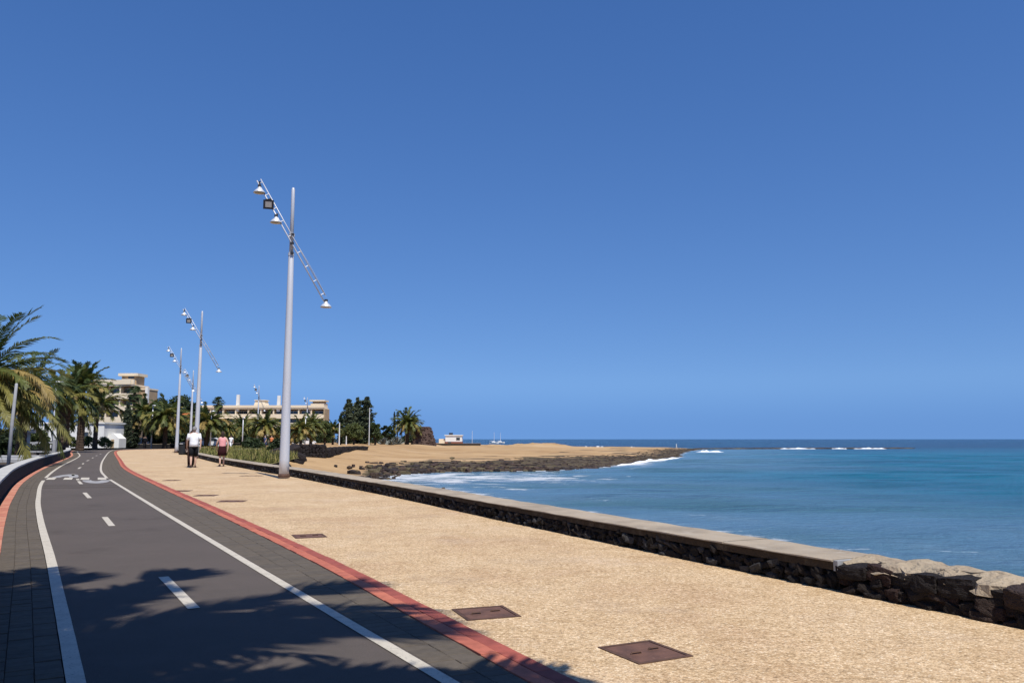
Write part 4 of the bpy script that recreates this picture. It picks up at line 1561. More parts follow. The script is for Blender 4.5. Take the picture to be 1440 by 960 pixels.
tree('garden_hedge', 'bright green hedge behind the grey railing at the left', 54, 66, 601, 17, 74, [LF[1], LF[1], LF[3]], -.1, .05, 14, 190, .14, 'hedge')
for px, Y, tp, hp, sd, lb in ((452, 172, 611, 26, 201, 'long dark hedge behind the white post right of the hotel'), (497, 178, 610, 28, 202, 'long dark hedge behind the tall conifers'),
                              (540, 182, 612, 24, 203, 'dark hedge behind the agaves'), (575, 186, 612, 16, 204, 'dark hedge behind the bushy palm and the stone tower'),
                              (10, 62, 604, 22, 205, 'dark hedge at the left edge behind the grey pole'), (238, 136, 604, 30, 210, 'dark hedge behind the third lamp post and the palms'), (285, 142, 606, 28, 211, 'dark hedge behind the man in the white shirt'), (330, 148, 608, 26, 212, 'dark hedge below the left half of the long hotel'),
                              (-30, 60, 600, 30, 206, 'dark hedge beyond the left edge behind the big palm'),
                              (392, 76, 618, 14, 208, 'dark shrub at the top of the grass bank beside the nearest lamp pole'), (356, 92, 617, 16, 209, 'dark shrub behind the grass bank between the woman and the lamp pole'),
                              (395, 186, 606, 34, 207, 'dark hedge before the hotel behind the nearest lamp pole')):
    tree('dark_hedge', lb, px, Y, tp, hp, sd, [LF[2], LF[0]], -.1, .04, 18, 170, .2, 'hedge')
for px, Y, tp, hp, sd, lb in ((100, 100, 612, 9, 75, 'low green shrub at the white wall left of the swollen palm'), (125, 101, 612, 11, 76, 'low shrub between the two thin palms at the white wall'),
                              (148, 100, 614, 12, 77, 'yellow green shrub below the white garden house')):
    tree('garden_shrub', lb, px, Y, tp, hp, sd, [LF[1], LF[3]], .2, .05, 8, 110, .14, 'shrub')


def conifer(name, label, px, Y, top_py, half_px, seed, mats, base_z=0, lo=.12, n=2600, size=.22):
    q = at(px, top_py, Y)
    h = q.z - base_z
    hw = half_px * Y / 1150
    t = thing(name, label, 'conifer', (q.x, q.y, base_z))
    rg = random.Random(seed)
    tk = MB()
    tk.tube([(0, 0, 0), (0, 0, h * .5), (0, 0, h * .94)], [h * .03, h * .02, h * .005], 7)
    cr = MB()
    lay = 26
    for i in range(lay):
        u = i / (lay - 1)
        z = h * (lo + (1 - lo) * u)
        w = hw * (math.sin(math.pi * (.26 + .62 * u)) ** .9) * (.8 + .4 * rg.random()) * (1 if u < .93 else .6)
        for b in range(6):
            az = rg.uniform(0, 6.28)
            rr = w * rg.uniform(.3, 1.25) * (.7 if rg.random() < .4 else 1)
            c = (math.cos(az) * rr * .6, math.sin(az) * rr * .6, z)
            tk.tube([(0, 0, z - h * .03), c], [.03, .012], 4)
            leafy(cr, c, (w * .4, w * .4, h * .035), n // (lay * 6), size, rg, len(mats))
    tk.build('trunk', M['bark'], t)
    cr.build('crown', mats, t)


CF = M['conifer']
conifer('cypress_tree', 'dense dark cypress below the left building', 178, 112, 570, 9, 81, [CF[2], CF[0]], 0, .03, 3600, .16)
conifer('cypress_tree', 'second dark cypress just right of the dense dark cypress', 190, 114, 578, 8, 82, [CF[2], LF[2]], 0, .03, 3200, .16)
conifer('casuarina_tree', 'left one of the tall grey green conifers right of the hotel', 489, 160, 563, 15, 83, [CF[1], CF[0]], 0, .1, 4200, .26)
conifer('casuarina_tree', 'tall narrow conifer in the middle of the conifer group', 502, 163, 561, 11, 84, [CF[0], CF[1], CF[2]], 0, .1, 3400, .26)
conifer('casuarina_tree', 'darkest tall conifer at the right of the conifer group', 514, 160, 560, 16, 85, [CF[2], CF[0]], 0, .1, 4600, .26)
conifer('cactus_tree', 'thin dark column tree left of the bushy palm by the kiln', 554, 172, 580, 3, 86, [CF[2]], 0, .2, 900, .15)
conifer('young_conifer', 'short dark conifer at the foot of the left conifers', 479, 152, 582, 6, 87, [CF[2], LF[0]], 0, .1, 1800, .18)


def agave(label, px, Y, s, seed):
    q = at(px, 617, Y)
    t = thing('agave_plant', label, 'agave', (q.x, q.y, 0))
    rg = random.Random(seed)
    mb = MB()
    for i in range(30):
        az = 2.39996 * i
        el = R(rg.uniform(15, 80))
        d = Vector((math.cos(az) * math.cos(el), math.sin(az) * math.cos(el), math.sin(el)))
        sd = Vector((-math.sin(az), math.cos(az), 0)) * .09 * s
        up = sd.cross(d).normalized() * .03 * s
        mb.add([-sd, sd, d * s * .6 + sd * 1.2 + up, d * s, d * s * .6 - sd * 1.2 + up, d * s * .4 - up * 2], [(0, 1, 2, 5), (5, 2, 3), (0, 5, 4), (5, 3, 4)])
    mb.build('leaf_rosette', M['agave'], t)


agave('grey spiky agave left of the small dark tree by the kiln', 540, 160, 1.7, 91)
agave('grey spiky agave under the bushy palm', 558, 162, 1.9, 92)
agave('grey spiky agave between the two others', 550, 158, 1.3, 93)

# lawn bank behind the sea wall
mb = MB()
lp = [(float(a), float(b)) for a, b in lawn_poly]
mb.poly([(x, y, 0.06) for x, y in lp][::-1])
lawn = mb.build('grass_bank', M['lawn'])
lawn['kind'] = 'structure'
tuft = MB()
rg = random.Random(5)
cnt = 0
lx, ly = lawn_poly[:, 0], lawn_poly[:, 1]
PX = NR.uniform(lx.min(), lx.max(), 60000)
PY = 37 + (NR.uniform(0, 1, 60000) ** 1.5) * 85
ins = signed(PX, PY, lawn_poly) > .15
for x, y in zip(PX[ins][:9000], PY[ins][:9000]):
    hh = rg.uniform(.10, .34) * (1 + .5 * float(wob(np.array(x), np.array(y), 7, 4)))
    mi = rg.choices([0, 1, 2], [5, 4, 2])[0]
    for b in range(3):
        az = rg.uniform(0, 6.28)
        d = Vector((math.cos(az), math.sin(az), 0))
        w = Vector((-d.y, d.x, 0)) * rg.uniform(.02, .05)
        p = Vector((x, y, .05)) + d * .04
        tuft.add([p - w, p + w, p + d * hh * .55 + Vector((0, 0, hh))], [(0, 1, 2)], mi)
tag(tuft.build('grass', M['grass']), 'olive green rough grass on the bank behind the sea wall', 'grass', kind='stuff')

# ------------------------------------------------------------------ walls, rocks at the back of the beach
def stone_garden_wall(name, label, pts, w, h, z0, m, seed, size=.35):
    t = thing(name, label, 'stone wall')
    cv = Curve(pts, .5)
    wall_core(cv, 0, cv.L, 1, .08, w - .08, z0 - .3, z0 + h - .12, 'core', M['mortar_dark'], t)
    rg = random.Random(seed)
    st = MB()
    lib = [rock_mesh('stone', rg, m)[1:] for _ in range(8)]
    s = 0
    while s < cv.L:
        p, tt, nn = frame_at(cv, s, 1)
        z = z0
        while z < z0 + h:
            for d in (0.05, w - .05, w * .5):
                if d == w * .5 and z < z0 + h - .4:
                    continue
                q = p + nn * d
                vs, fs = rg.choice(lib)
                mt = Matrix.Translation((q.x, q.y, z + rg.uniform(-.05, .05))) @ Matrix.Rotation(rg.uniform(0, 6.28), 4, 'Z') @ Matrix.Diagonal((size * rg.uniform(1, 1.6), size * rg.uniform(.8, 1.3), size * rg.uniform(.8, 1.2), 1))
                st.add([mt @ v for v in vs], fs, rg.randrange(2))
            z += size * .7
        s += size * .85
    tag(st.build('stones', [M['basalt'][0], M['boulder'][2]], t), kind='stuff')


stone_garden_wall('dry_stone_wall', 'dark lava stone wall at the top of the sand, just right of the nearest lamp pole', [(-20.2, 76.5), (-17.4, 77.5)], .7, 1.1, -.4, M['basalt'][1], 5)
stone_garden_wall('dry_stone_wall', 'lower dark lava wall running back below the white posts', [(-17.6, 79), (-18.6, 88), (-18.9, 97), (-18.3, 104)], .6, .5, -.3, M['basalt'][1], 6)

rock_lib = [rock_mesh('rock', rng, m)[1:] + (i % 4,) for i, m in enumerate(M['shore_rock'] * 3)]
rm_named = [rock_mesh('rock', rng, m)[0] for m in M['shore_rock'] for _ in range(2)]


def lone_rock(px, Y, z, w, h, label, name='beach_rock', mesh=None):
    q = at(px, 617, Y)
    o = link(name, mesh or rng.choice(rm_named))
    o.location = (q.x, q.y, z + h * .25)
    o.rotation_euler = (rng.uniform(-.3, .3), rng.uniform(-.3, .3), rng.uniform(0, 6))
    o.scale = (w * 1.25, w * 1.1, h * 1.3)
    tag(o, label, 'rock', 'loose rocks on the beach')


for px, Y, z, w, h, lb in [(624, 46.5, -1.6, .26, .2, 'black rock sticking out of the foam close to the sea wall'), (631, 45.6, -1.6, .17, .1, 'tiny black rock right beside the one in the foam'),
                           (473, 57, -.62, .22, .15, 'leftmost dark rock lying alone on the open sand'), (492, 56, -.7, .32, .18, 'wide dark rock on the sand left of the rock shelf'),
                           (498, 59, -.7, .2, .2, 'small upright rock behind the wide dark rock'), (508, 57, -.75, .22, .16, 'rock between the wide rock and the dark rock shelf'),
                           (521, 60, -.8, .4, .26, 'large rock at the left end of the rock shelf'), (503, 53, -.8, .13, .1, 'smallest pebble like rock in front of the wide rock'),
                           (545, 66, -.85, .3, .22, 'dark rock on the upper edge of the rock shelf'), (636, 85, -.75, .4, .16, 'flat dark rock on the sand above the middle of the shelf')]:
    lone_rock(px, Y, z, w, h, lb)
for k, (px, Y, z, w, h, lb) in enumerate([(386, 52, 0, .6, .4, 'lava boulder at the left of the lamp pole beside the grass'), (394, 56, 0, .7, .5, 'dark lava boulder half behind the nearest lamp pole'),
                                          (418, 62, -.3, .9, .55, 'lava boulder at the right of the nearest lamp pole'), (424, 64, -.35, .6, .4, 'brownish boulder at the foot of the dark lava wall'),
                                          (380, 58, 0, .5, .35, 'grey lava boulder at the upper end of the grass bank'), (389, 66, 0, .8, .5, 'tall lava boulder behind the others near the lamp pole'),
                                          (412, 70, 0, 1.1, .7, 'largest lava boulder between the lamp pole and the dark wall')]):
    lone_rock(px, Y, z, w, h, lb, 'lava_boulder', rng.choice(bm[8:])[0])
o = thing('concrete_path', 'pale concrete path edge at the top of the grass bank', 'path edge')
mb = MB()
mb.bevbox((-3.2, -.5, -.1), (3.2, .5, .22), .03, 0, Matrix.Translation((-29.5, 90, 0)) @ Matrix.Rotation(R(-8), 4, 'Z'))
mb.build('slab', M['grey_conc'], o)

# rock shelf along the waterline: countless lumps
st = MB()
rg = random.Random(17)
n = 26000
SX = NR.uniform(-14, 62, n)
SY = NR.uniform(58, 246, n)
dd = signed(SX, SY, SHORE)
ok = (dd > -.8) & (dd < 15 - 6.5 * smooth(92, 135, SY)) & ((SY < 236))
zz, _, _ = height(SX, SY)
kk = 0
for x, y, z, d in zip(SX[ok], SY[ok], zz[ok], dd[ok]):
    pr = (1 - (max(0, d - 6) / 9)) * (1.0 if y < 140 else .55)
    if rg.random() > pr * .75 or kk > 7000 or x / y < -.178 + .03 * rg.random() - .006 * min(d, 3):
        continue
    kk += 1
    vs, fs, mi = rg.choice(rock_lib)
    big = rg.random() < .07
    w = rg.uniform(.25, .7) * (1.9 if big else 1)
    far_ = float(smooth(74, 90, np.array(y)))
    w *= (1 - .35 * far_) * (.8 if y < 74 else 1)
    hgt = rg.uniform(.12, .34) * (1.5 if big else 1) * (1.5 if y < 76 and d < 7 else 1) * (1 - .72 * far_)
    mt = Matrix.Translation((x, y, z + hgt * .12)) @ Matrix.Rotation(rg.uniform(0, 6.28), 4, 'Z') @ Matrix.Diagonal((w * 1.4, w, hgt, 1))
    st.add([mt @ v for v in vs], fs, mi)
tag(st.build('shore_rocks', M['shore_rock']), 'dark brown and olive rock shelf along the waterline', 'rocks', kind='stuff')

# rocks behind the sea wall down to the water
st = MB()
for _ in range(900):
    s = rg.uniform(2, SEA_BASE.s_at_y(60))
    p, t, nn = frame_at(SEA_BASE, s, -1)
    dq = rg.uniform(.9, 5.0)
    q = p + nn * dq
    vs, fs, mi = rg.choice(rock_lib)
    w = rg.uniform(.3, .8)
    mt = Matrix.Translation((q.x, q.y, -.9 - dq * .16)) @ Matrix.Rotation(rg.uniform(0, 6.28), 4, 'Z') @ Matrix.Diagonal((w * 1.4, w, w * .8, 1))
    st.add([mt @ v for v in vs], fs, mi)
tag(st.build('wall_foot_rocks', M['shore_rock']), 'dark rocks at the seaward foot of the wall', 'rocks', kind='stuff')

# reef and breakers far out
st = MB()
for _ in range(1100):
    u = rg.random()
    x = 54 + u * 66
    y = 238 + u * 14 + rg.uniform(-3, 3)
    vs, fs, mi = rg.choice(rock_lib)
    w = rg.uniform(.8, 2.2)
    mt = Matrix.Translation((x, y, -1.62)) @ Matrix.Rotation(rg.uniform(0, 6.28), 4, 'Z') @ Matrix.Diagonal((w * 2.2, w, rg.uniform(.25, .62), 1))
    st.add([mt @ v for v in vs], fs, mi)
tag(st.build('far_reef', M['shore_rock']), 'thin dark reef running out to sea from the tip of the spit', 'reef', kind='stuff')


def breaker(label, x0, x1, y, hgt, dep, seed, slope=0.0, z=-1.6):
    rg = random.Random(seed)
    mb = MB()
    n = max(10, int((x1 - x0) / .5))
    rs = []
    for i in range(n + 1):
        u = i / n
        x = x0 + (x1 - x0) * u
        env = math.sin(math.pi * u) ** .5
        h = hgt * env * (0.55 + .45 * math.sin(u * 23 + seed) * math.sin(u * 9.3)) + rg.uniform(0, .08) * env
        d = dep * (.35 + .65 * env) * rg.uniform(.8, 1.2)
        yy = y + slope * (x - x0) + .35 * math.sin(u * 14 + seed)
        rs.append([(x, yy - d, z - .02), (x, yy - d * .6, z + h * .35 + rg.uniform(0, .05)), (x, yy - d * .2, z + h * .95), (x, yy + d * .1, z + h), (x, yy + d * .6, z + h * .4), (x, yy + d, z - .02)])
    mb.rings(rs)
    o = mb.build('breaking_wave', M['foam'], None, True)
    tag(o, label, 'wave', 'white breaking waves')


breaker('long white breaker rolling in at the end of the rock shelf', 11.2, 25.4, 88.5, .34, 1.0, 1, 2.55)
breaker('short white breaker right of the rock shelf tip', 40.5, 46.5, 182, .45, 1.2, 2)
breaker('white surf line behind the flat middle of the spit', 21.5, 31, 262, .75, 1.5, 3)
breaker('smaller white surf line farther right behind the spit', 34.5, 40.5, 262, .55, 1.3, 4)
breaker('left white breaker on the far reef', 77.5, 88, 239, .36, .8, 5)
breaker('middle small breaker on the far reef', 93, 97.5, 240, .34, .8, 6)
breaker('brightest right breaker at the outer end of the far reef', 99.5, 109, 240, .42, .8, 7)



# ------------------------------------------------------------------ buildings
def bx(name, lo, hi, m, parent):
    mb = MB()
    mb.box(lo, hi)
    return mb.build(name, m, parent)


def hotel(name, label, loc, rz, bays, bw, floors, fh, top, depth=10.0):
    """storeys of deep balconies between cream parapet bands; local x along the front, -y is the front"""
    t = thing(name, label, 'building', loc, rz)
    W = bays * bw
    H = floors * fh
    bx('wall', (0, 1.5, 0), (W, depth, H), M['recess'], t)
    bx('roof', (-.1, -.02, H), (W + .1, depth, H + .28), M['cream'], t)
    bx('roof_parapet', (-.15, -.12, H + .281), (W + .15, .22, H + .281 + top), M['cream'], t)
    bx('end_wall', (-.3, .0, 0), (-.001, depth, H), M['cream'], t)
    bx('end_wall', (W + .001, .0, 0), (W + .3, depth, H), M['ochre'], t)
    for f in range(floors):
        z = f * fh
        bx('balcony_floor', (0, 0, z - .12), (W, 1.49, z + .08), M['cream'], t)
        bx('balcony_parapet', (-.05, -.06, z - .2), (W + .05, .14, z + .82), M['cream'], t)
        for b in range(bays):
            x = b * bw
            fr = bx('window', (x + .35, 1.40, z + .09), (x + bw - .35, 1.496, z + fh - .35), M['frame'], t)
            for k in range(2):
                xa = x + .42 + k * (bw - .8) / 2
                bx('pane', (xa, 1.37, z + .16), (xa + (bw - .92) / 2, 1.397, z + fh - .45), M['glass'], fr)
            if b:
                bx('column', (x - .14, .2, z + .085), (x + .14, 1.39, z + fh - .13), M['cream'], t)
    return t, W, H


# left building
q = at(126, 617, 150)
lb_, W, H = hotel('apartment_building', 'cream apartment block with stacked balconies and a brown roof tower behind the left palms', (q.x, 150, .1), R(-2), 3, 3.0, 5, 2.28 - .12, .85, 6.0)
lb_.scale = (.84, 1, 1)
tw = MB()
bx('roof_tower', (5.6, 1.2, H + .285), (8.9, 4.3, H + 1.9), M['ochre'], lb_)
bx('roof_slab', (5.0, .8, H + 1.902), (9.4, 4.6, H + 2.4), M['cream'], lb_)
bx('stair_box', (6.6, -.4, H + .284), (8.6, 1.19, H + 1.25), M['cream'], lb_)
w_ = bx('tower_window', (7.1, 1.12, H + 1.45), (8.4, 1.198, H + 1.8), M['glass'], lb_)
bx('side_wing', (W + .302, 2.5, 0), (W + 2.2, 5.8, H - .6), M['ochre'], lb_)  # wing walls browner than the front, their shade put into the colour
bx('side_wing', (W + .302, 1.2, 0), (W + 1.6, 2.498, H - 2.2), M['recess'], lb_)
mb = MB()
mb.box((W + .31, 2.3, H - .59), (W + 2.3, 5.85, H - .3))
mb.build('wing_roof', M['cream'], lb_)
bx('pylon', (W + 1.75, 1.6, H - 3.0), (W + 2.3, 2.29, H - .1), M['white_wall'], lb_)
mb = MB()
mb.lathe([(0, 0), (.6, 0), (.62, .4), (.45, .6), (0, .65)], 12, 0, (3.4, 2, H + .29))
mb.build('roof_tank', M['white_wall'], lb_)

# long hotel
q = at(276, 617, 190)
ht, W, H = hotel('long_hotel', 'long cream three storey hotel with two white pylons behind the beach palms', (q.x, 190, .1), R(0), 10, 2.92, 4, 2.02, .55, 4.8)
for x, hh in ((9.0, 3.3), (18.5, 3.1)):
    mb = MB()
    mb.rings([[(x - .35, .4, H - .6), (x + .35, .4, H - .6), (x + .35, 1.2, H - .6), (x - .35, 1.2, H - .6)],
              [(x - .22, .4, H + hh), (x + .42, .4, H + hh), (x + .42, 1.0, H + hh), (x - .22, 1.0, H + hh)]])
    mb.build('pylon', M['white_wall'], ht)
mb = MB()
mb.rings([[(12.6, .5, H + .285), (15.8, .5, H + .285), (15.8, 3.5, H + .285), (12.6, 3.5, H + .285)], [(13.1, .7, H + 1.9), (15.2, .7, H + 1.9), (15.2, 3.3, H + 1.9), (13.1, 3.3, H + 1.9)]])
mb.build('roof_tower', M['cream'], ht)
bx('roof_slab', (12.9, .5, H + 1.902), (15.5, 3.5, H + 2.1), M['cream'], ht)
bx('stair_tower', (W - 3.2, .6, H + .285), (W - .1, 4.5, H + 1.35), M['cream'], ht)
bx('stair_tower', (W - 2.8, .9, H + 1.352), (W - .4, 4.2, H + 1.75), M['ochre'], ht)
bx('roof_slab', (W - 3.4, .3, H + 1.752), (W + .1, 4.7, H + 2.1), M['cream'], ht)

# white garden house and wall behind the left palms
t = thing('white_house', 'plain white house wall behind the palm trunks at the left', 'house', (*at0(20, 106)[:2], .1))
bx('wall', (0, 0, 0), (11.5, 6, 3.1), M['white_wall'], t)
bx('roof', (-.15, -.15, 3.102), (11.65, 6, 3.3), M['white_wall'], t)
for x in (2.2, 8.6):
    f = bx('window', (x, -.06, 1.1), (x + 1.0, -.002, 2.1), M['frame'], t)
    bx('pane', (x + .08, -.09, 1.18), (x + .92, -.062, 2.02), M['glass'], f)
t = thing('garden_house', 'small white pitched garden house below the left apartment block', 'hut', (*at0(150, 107)[:2], .1))
mb = MB()
mb.rings([[(0, 0, 0), (0, 0, 1.2), (.8, 0, 1.9), (1.6, 0, 1.2), (1.6, 0, 0)], [(0, 2, 0), (0, 2, 1.2), (.8, 2, 1.9), (1.6, 2, 1.2), (1.6, 2, 0)]])
mb.build('wall', M['white_wall'], t)
bx('door', (.6, -.03, 0), (1.0, -.002, 1.1), M['ochre'], t)

# grey gate pillar, railing and terrace steps at the left
t = thing('gate_pillar', 'grey concrete pillar with a wide flat cap behind the low black wall', 'pillar', (*at0(34, 55)[:2], -.1))
mb = MB()
mb.bevbox((-.26, -.26, 0), (.26, .26, 1.75), .02)
mb.build('shaft', M['grey_conc'], t)
mb = MB()
mb.bevbox((-.48, -.48, 1.752), (.48, .48, 2.0), .05)
mb.build('cap', M['grey_conc'], t)
t = thing('metal_railing', 'pale grey railing with dark infill between the pillar and the stout palm', 'railing', (*at0(40, 60)[:2], -.1))
bx('top_rail', (0, -.06, 1.02), (1.85, .06, 1.14), M['grey_conc'], t)
bx('post', (1.852, -.12, 0), (2.05, .12, 1.3), M['grey_conc'], t)
bx('bottom_rail', (0, -.05, .38), (1.85, .05, .50), M['grey_conc'], t)
for k in range(12):
    bx('bar', (.06 + k * .15, -.02, .502), (.09 + k * .15, .02, 1.018), M['dark_metal'], t)
t = thing('terrace_step', 'long grey concrete step behind the whitewashed wall at the left', 'step', (*at0(24, 49)[:2], -.1))
mb = MB()
mb.bevbox((-4, 0, 0), (1.4, .7, .38), .03)
mb.build('upper_tread', M['grey_conc'], t)
mb = MB()
mb.bevbox((-4.6, -1.1, 0), (1.1, -.02, .22), .03)
mb.build('lower_tread', M['grey_conc'], t)

# stone kiln and beach hut
t = thing('stone_kiln', 'brown truncated stone tower with sloping sides at the back of the beach', 'stone ruin', (*at0(596, 168)[:2], -.1))
mb = MB()


def sq(a, z, ox=0):
    out = []
    for cx, cy in ((-1, -1), (1, -1), (1, 1), (-1, 1)):
        out.append((cx * a + ox, cy * a, z))
    return out


mb.rings([sq(2.35, 0, .1), sq(1.95, 1.3, .05), sq(1.55, 2.6, 0), sq(1.25, 3.65, -.1)])
mb.build('tapered_body', M['kiln'], t)
st = MB()
for k in range(220):
    u = rg.random()
    z = u * 3.65
    a = 2.35 - (2.35 - 1.25) * u
    sd = rg.randrange(4)
    v = rg.uniform(-a, a)
    p = [(v, -a, z), (a, v, z), (v, a, z), (-a, v, z)][sd]
    vs, fs, mi = rg.choice(rock_lib)
    mt = Matrix.Translation(p) @ Matrix.Rotation(rg.uniform(0, 6), 4, 'Z') @ Matrix.Diagonal((.45, .4, .3, 1))
    st.add([mt @ q for q in vs], fs, 0)
tag(st.build('stones', M['kiln'], t), kind='stuff')
mb = MB()
mb.bevbox((-1.3, -1.3, 3.652), (1.1, 1.3, 3.85), .05)
mb.build('top_course', M['kiln'], t)

t = thing('beach_hut', 'white flat roofed beach hut with a dark tank on top, right of the stone tower', 'hut', (*at0(617, 200)[:2], -.15))
bx('wall', (1.6, 0, .75), (5.6, 3, 2.2), M['white_wall'], t)
bx('base_wall', (1.5, -.1, 0), (5.7, 3.1, .748), M['red_wall'], t)
bx('annex', (0, .4, 0), (1.45, 2.6, 1.45), M['cream'], t)
bx('roof', (1.4, -.2, 2.202), (5.8, 3.2, 2.4), M['white_wall'], t)
bx('tank', (2.4, 1, 2.402), (3.3, 2, 2.9), M['tank'], t)
f = bx('window', (4.2, -.05, 1.1), (5.2, -.002, 1.8), M['frame'], t)
bx('pane', (4.28, -.08, 1.16), (5.12, -.052, 1.74), M['glass'], f)
bx('doorway', (2.2, -.13, 0.02), (3.0, -.102, .74), M['dark_metal'], t)
t = thing('beach_wall', 'thin dark wall line on the sand in front of the beach hut', 'wall', (*at0(598, 186)[:2], -.2))
bx('face', (0, 0, 0), (12.5, .4, .42), M['black_wall'], t)
bx('coping_slab', (-.05, -.05, .422), (12.55, .45, .48), M['ochre'], t)


def sail_boat(px, Y, label):
    t = thing('sail_boat', label, 'boat', (*at0(px, Y)[:2], -1.7), R(20), 'distant sail boats')
    mb = MB()
    rs = []
    for x, w, z in ((-3, .7, .9), (-1.5, 1.0, .85), (1, .95, .9), (2.8, .35, 1.05), (3.5, .03, 1.15)):
        rs.append([(x, -w, z), (x, -w * .6, 0), (x, w * .6, 0), (x, w, z)])
    mb.rings(rs)
    mb.build('hull', M['white_wall'], t)
    mb = MB()
    mb.bevbox((-1.2, -.5, .9), (1.2, .5, 1.4), .1)
    mb.build('cabin', M['white_wall'], t)
    mb = MB()
    mb.tube([(.4, 0, .9), (.4, 0, 7.2)], [.14, .10], 6)
    mb.tube([(.4, 0, 1.7), (-2.5, 0, 1.8)], .09, 6)
    mb.build('mast', M['pole_white'], t)


sail_boat(694, 520, 'left of the two distant white masted boats behind the spit')
sail_boat(703, 560, 'right of the two distant white masted boats behind the spit')


# parked cars far behind the bank
def car(px, Y, label, rz):
    t = thing('parked_car', label, 'car', (*at0(px, Y)[:2], .02), rz, 'cars parked behind the bank')
    mb = MB()
    prof = [(-2.0, .35), (-2.05, .75), (-1.7, .9), (-1.2, 1.0), (-.7, 1.4), (.6, 1.42), (1.2, .98), (1.9, .85), (2.05, .6), (2.0, .35)]
    mb.rings([[(x, -.8, z) for x, z in prof], [(x * .99, -.84, z) for x, z in prof], [(x * .99, .84, z) for x, z in prof], [(x, .8, z) for x, z in prof]])
    mb.build('body', M['car_white'], t)
    for sd in (-1, 1):
        mb = MB()
        y = .845 * sd
        mb.poly([(-1.0, y, 1.02), (-.62, y, 1.34), (.52, y, 1.35), (1.0, y, 1.0)][::sd])
        mb.box((-1.0, min(y, y * 1.004), 1.0), (1.0, max(y, y * 1.004), 1.03))
        mb.build('side_window', M['glass'], t)
        for x in (-1.3, 1.3):
            mb = MB()
            mb.tube([(x, sd * .62, .32), (x, sd * .87, .32)], .32, 12)
            w = mb.build('wheel', M['tyre'], t)
            mb = MB()
            mb.tube([(x, sd * .872, .32), (x, sd * .885, .32)], .18, 10)
            mb.build('hub_cap', M['lamp_shade'], w)


car(297, 118, 'white car parked between the man in white and the woman in pink', R(8))
car(306, 124, 'second white car parked just behind the woman in pink', R(-5))
car(192, 118, 'low white car seen behind the dark wall right of the cypresses', R(3))
car(428, 150, 'white car half hidden by palms right of the nearest lamp pole', R(5))

# litter bin
t = thing('litter_bin', 'black round litter bin beside the third lamp post', 'bin', (*at0(257.5, 66)[:2], 0))
mb = MB()
mb.lathe([(0, 0.01), (.26, .01), (.29, .08), (.32, .8), (.30, .82), (0, .82)], 18)
mb.build('drum', M['bin'], t, False)
mb = MB()
mb.lathe([(.0, 1.0), (.2, .98), (.34, .90), (.34, .83), (.31, .825)], 18)
mb.build('lid', M['bin'], t)
mb = MB()
mb.box((-.12, -.345, .86), (.14, -.33, .90))
mb.build('label_plate', M['pole_white'], t)
# orange pennant
t = thing('orange_pennant', 'small orange red pennant in front of the dark trees by the fourth lamp post', 'flag', (*at0(266, 112)[:2], 0))
mb = MB()
mb.tube([(0, 0, 0), (0, 0, 5.0)], [.05, .03], 6)
mb.build('staff', M['lamp_metal'], t)
mb = MB()
for k in range(6):
    u0, u1 = k / 6, (k + 1) / 6
    y0, y1 = .12 * math.sin(u0 * 5), .12 * math.sin(u1 * 5)
    a0, a1 = .55 * (1 - u0 * .85), .55 * (1 - u1 * .85)
    mb.poly([(-u0 * 1.1, y0, 4.6 - a0), (-u1 * 1.1, y1, 4.6 - a1 - .03), (-u1 * 1.1, y1, 4.6 + a1 * .6), (-u0 * 1.1, y0, 4.6 + a0 * .6)])
mb.build('cloth', M['orange'], t)


# ------------------------------------------------------------------ people
def skin_body(name, joints, edges, m, parent, levels=1):
    names = list(joints)
    me = bpy.data.meshes.new(name)
    me.from_pydata([joints[n][0] for n in names], [(names.index(a), names.index(b)) for a, b in edges], [])
    o = bpy.data.objects.new(name, me)
    COL.objects.link(o)
    o.modifiers.new('skin', 'SKIN')
    for i, n in enumerate(names):
        r = joints[n][1]
        sv = me.skin_vertices[0].data[i]
        sv.radius = r if isinstance(r, tuple) else (r, r)
        sv.use_root = (n == 'pelvis')
    sub = o.modifiers.new('sub', 'SUBSURF')
    sub.levels = sub.render_levels = levels
    dg = bpy.context.evaluated_depsgraph_get()
    nm = bpy.data.meshes.new_from_object(o.evaluated_get(dg))
    bpy.data.objects.remove(o)
    nm.materials.clear()
    nm.materials.append(m)
    nm.polygons.foreach_set('use_smooth', [True] * len(nm.polygons))
    return link(name, nm, parent)


def ell(c, rx, ry, n=14, tilt=(0, 0)):
    return [(c[0] + rx * math.cos(2 * math.pi * k / n), c[1] + ry * math.sin(2 * math.pi * k / n), c[2] + tilt[0] * math.cos(2 * math.pi * k / n) + tilt[1] * math.sin(2 * math.pi * k / n)) for k in range(n)]


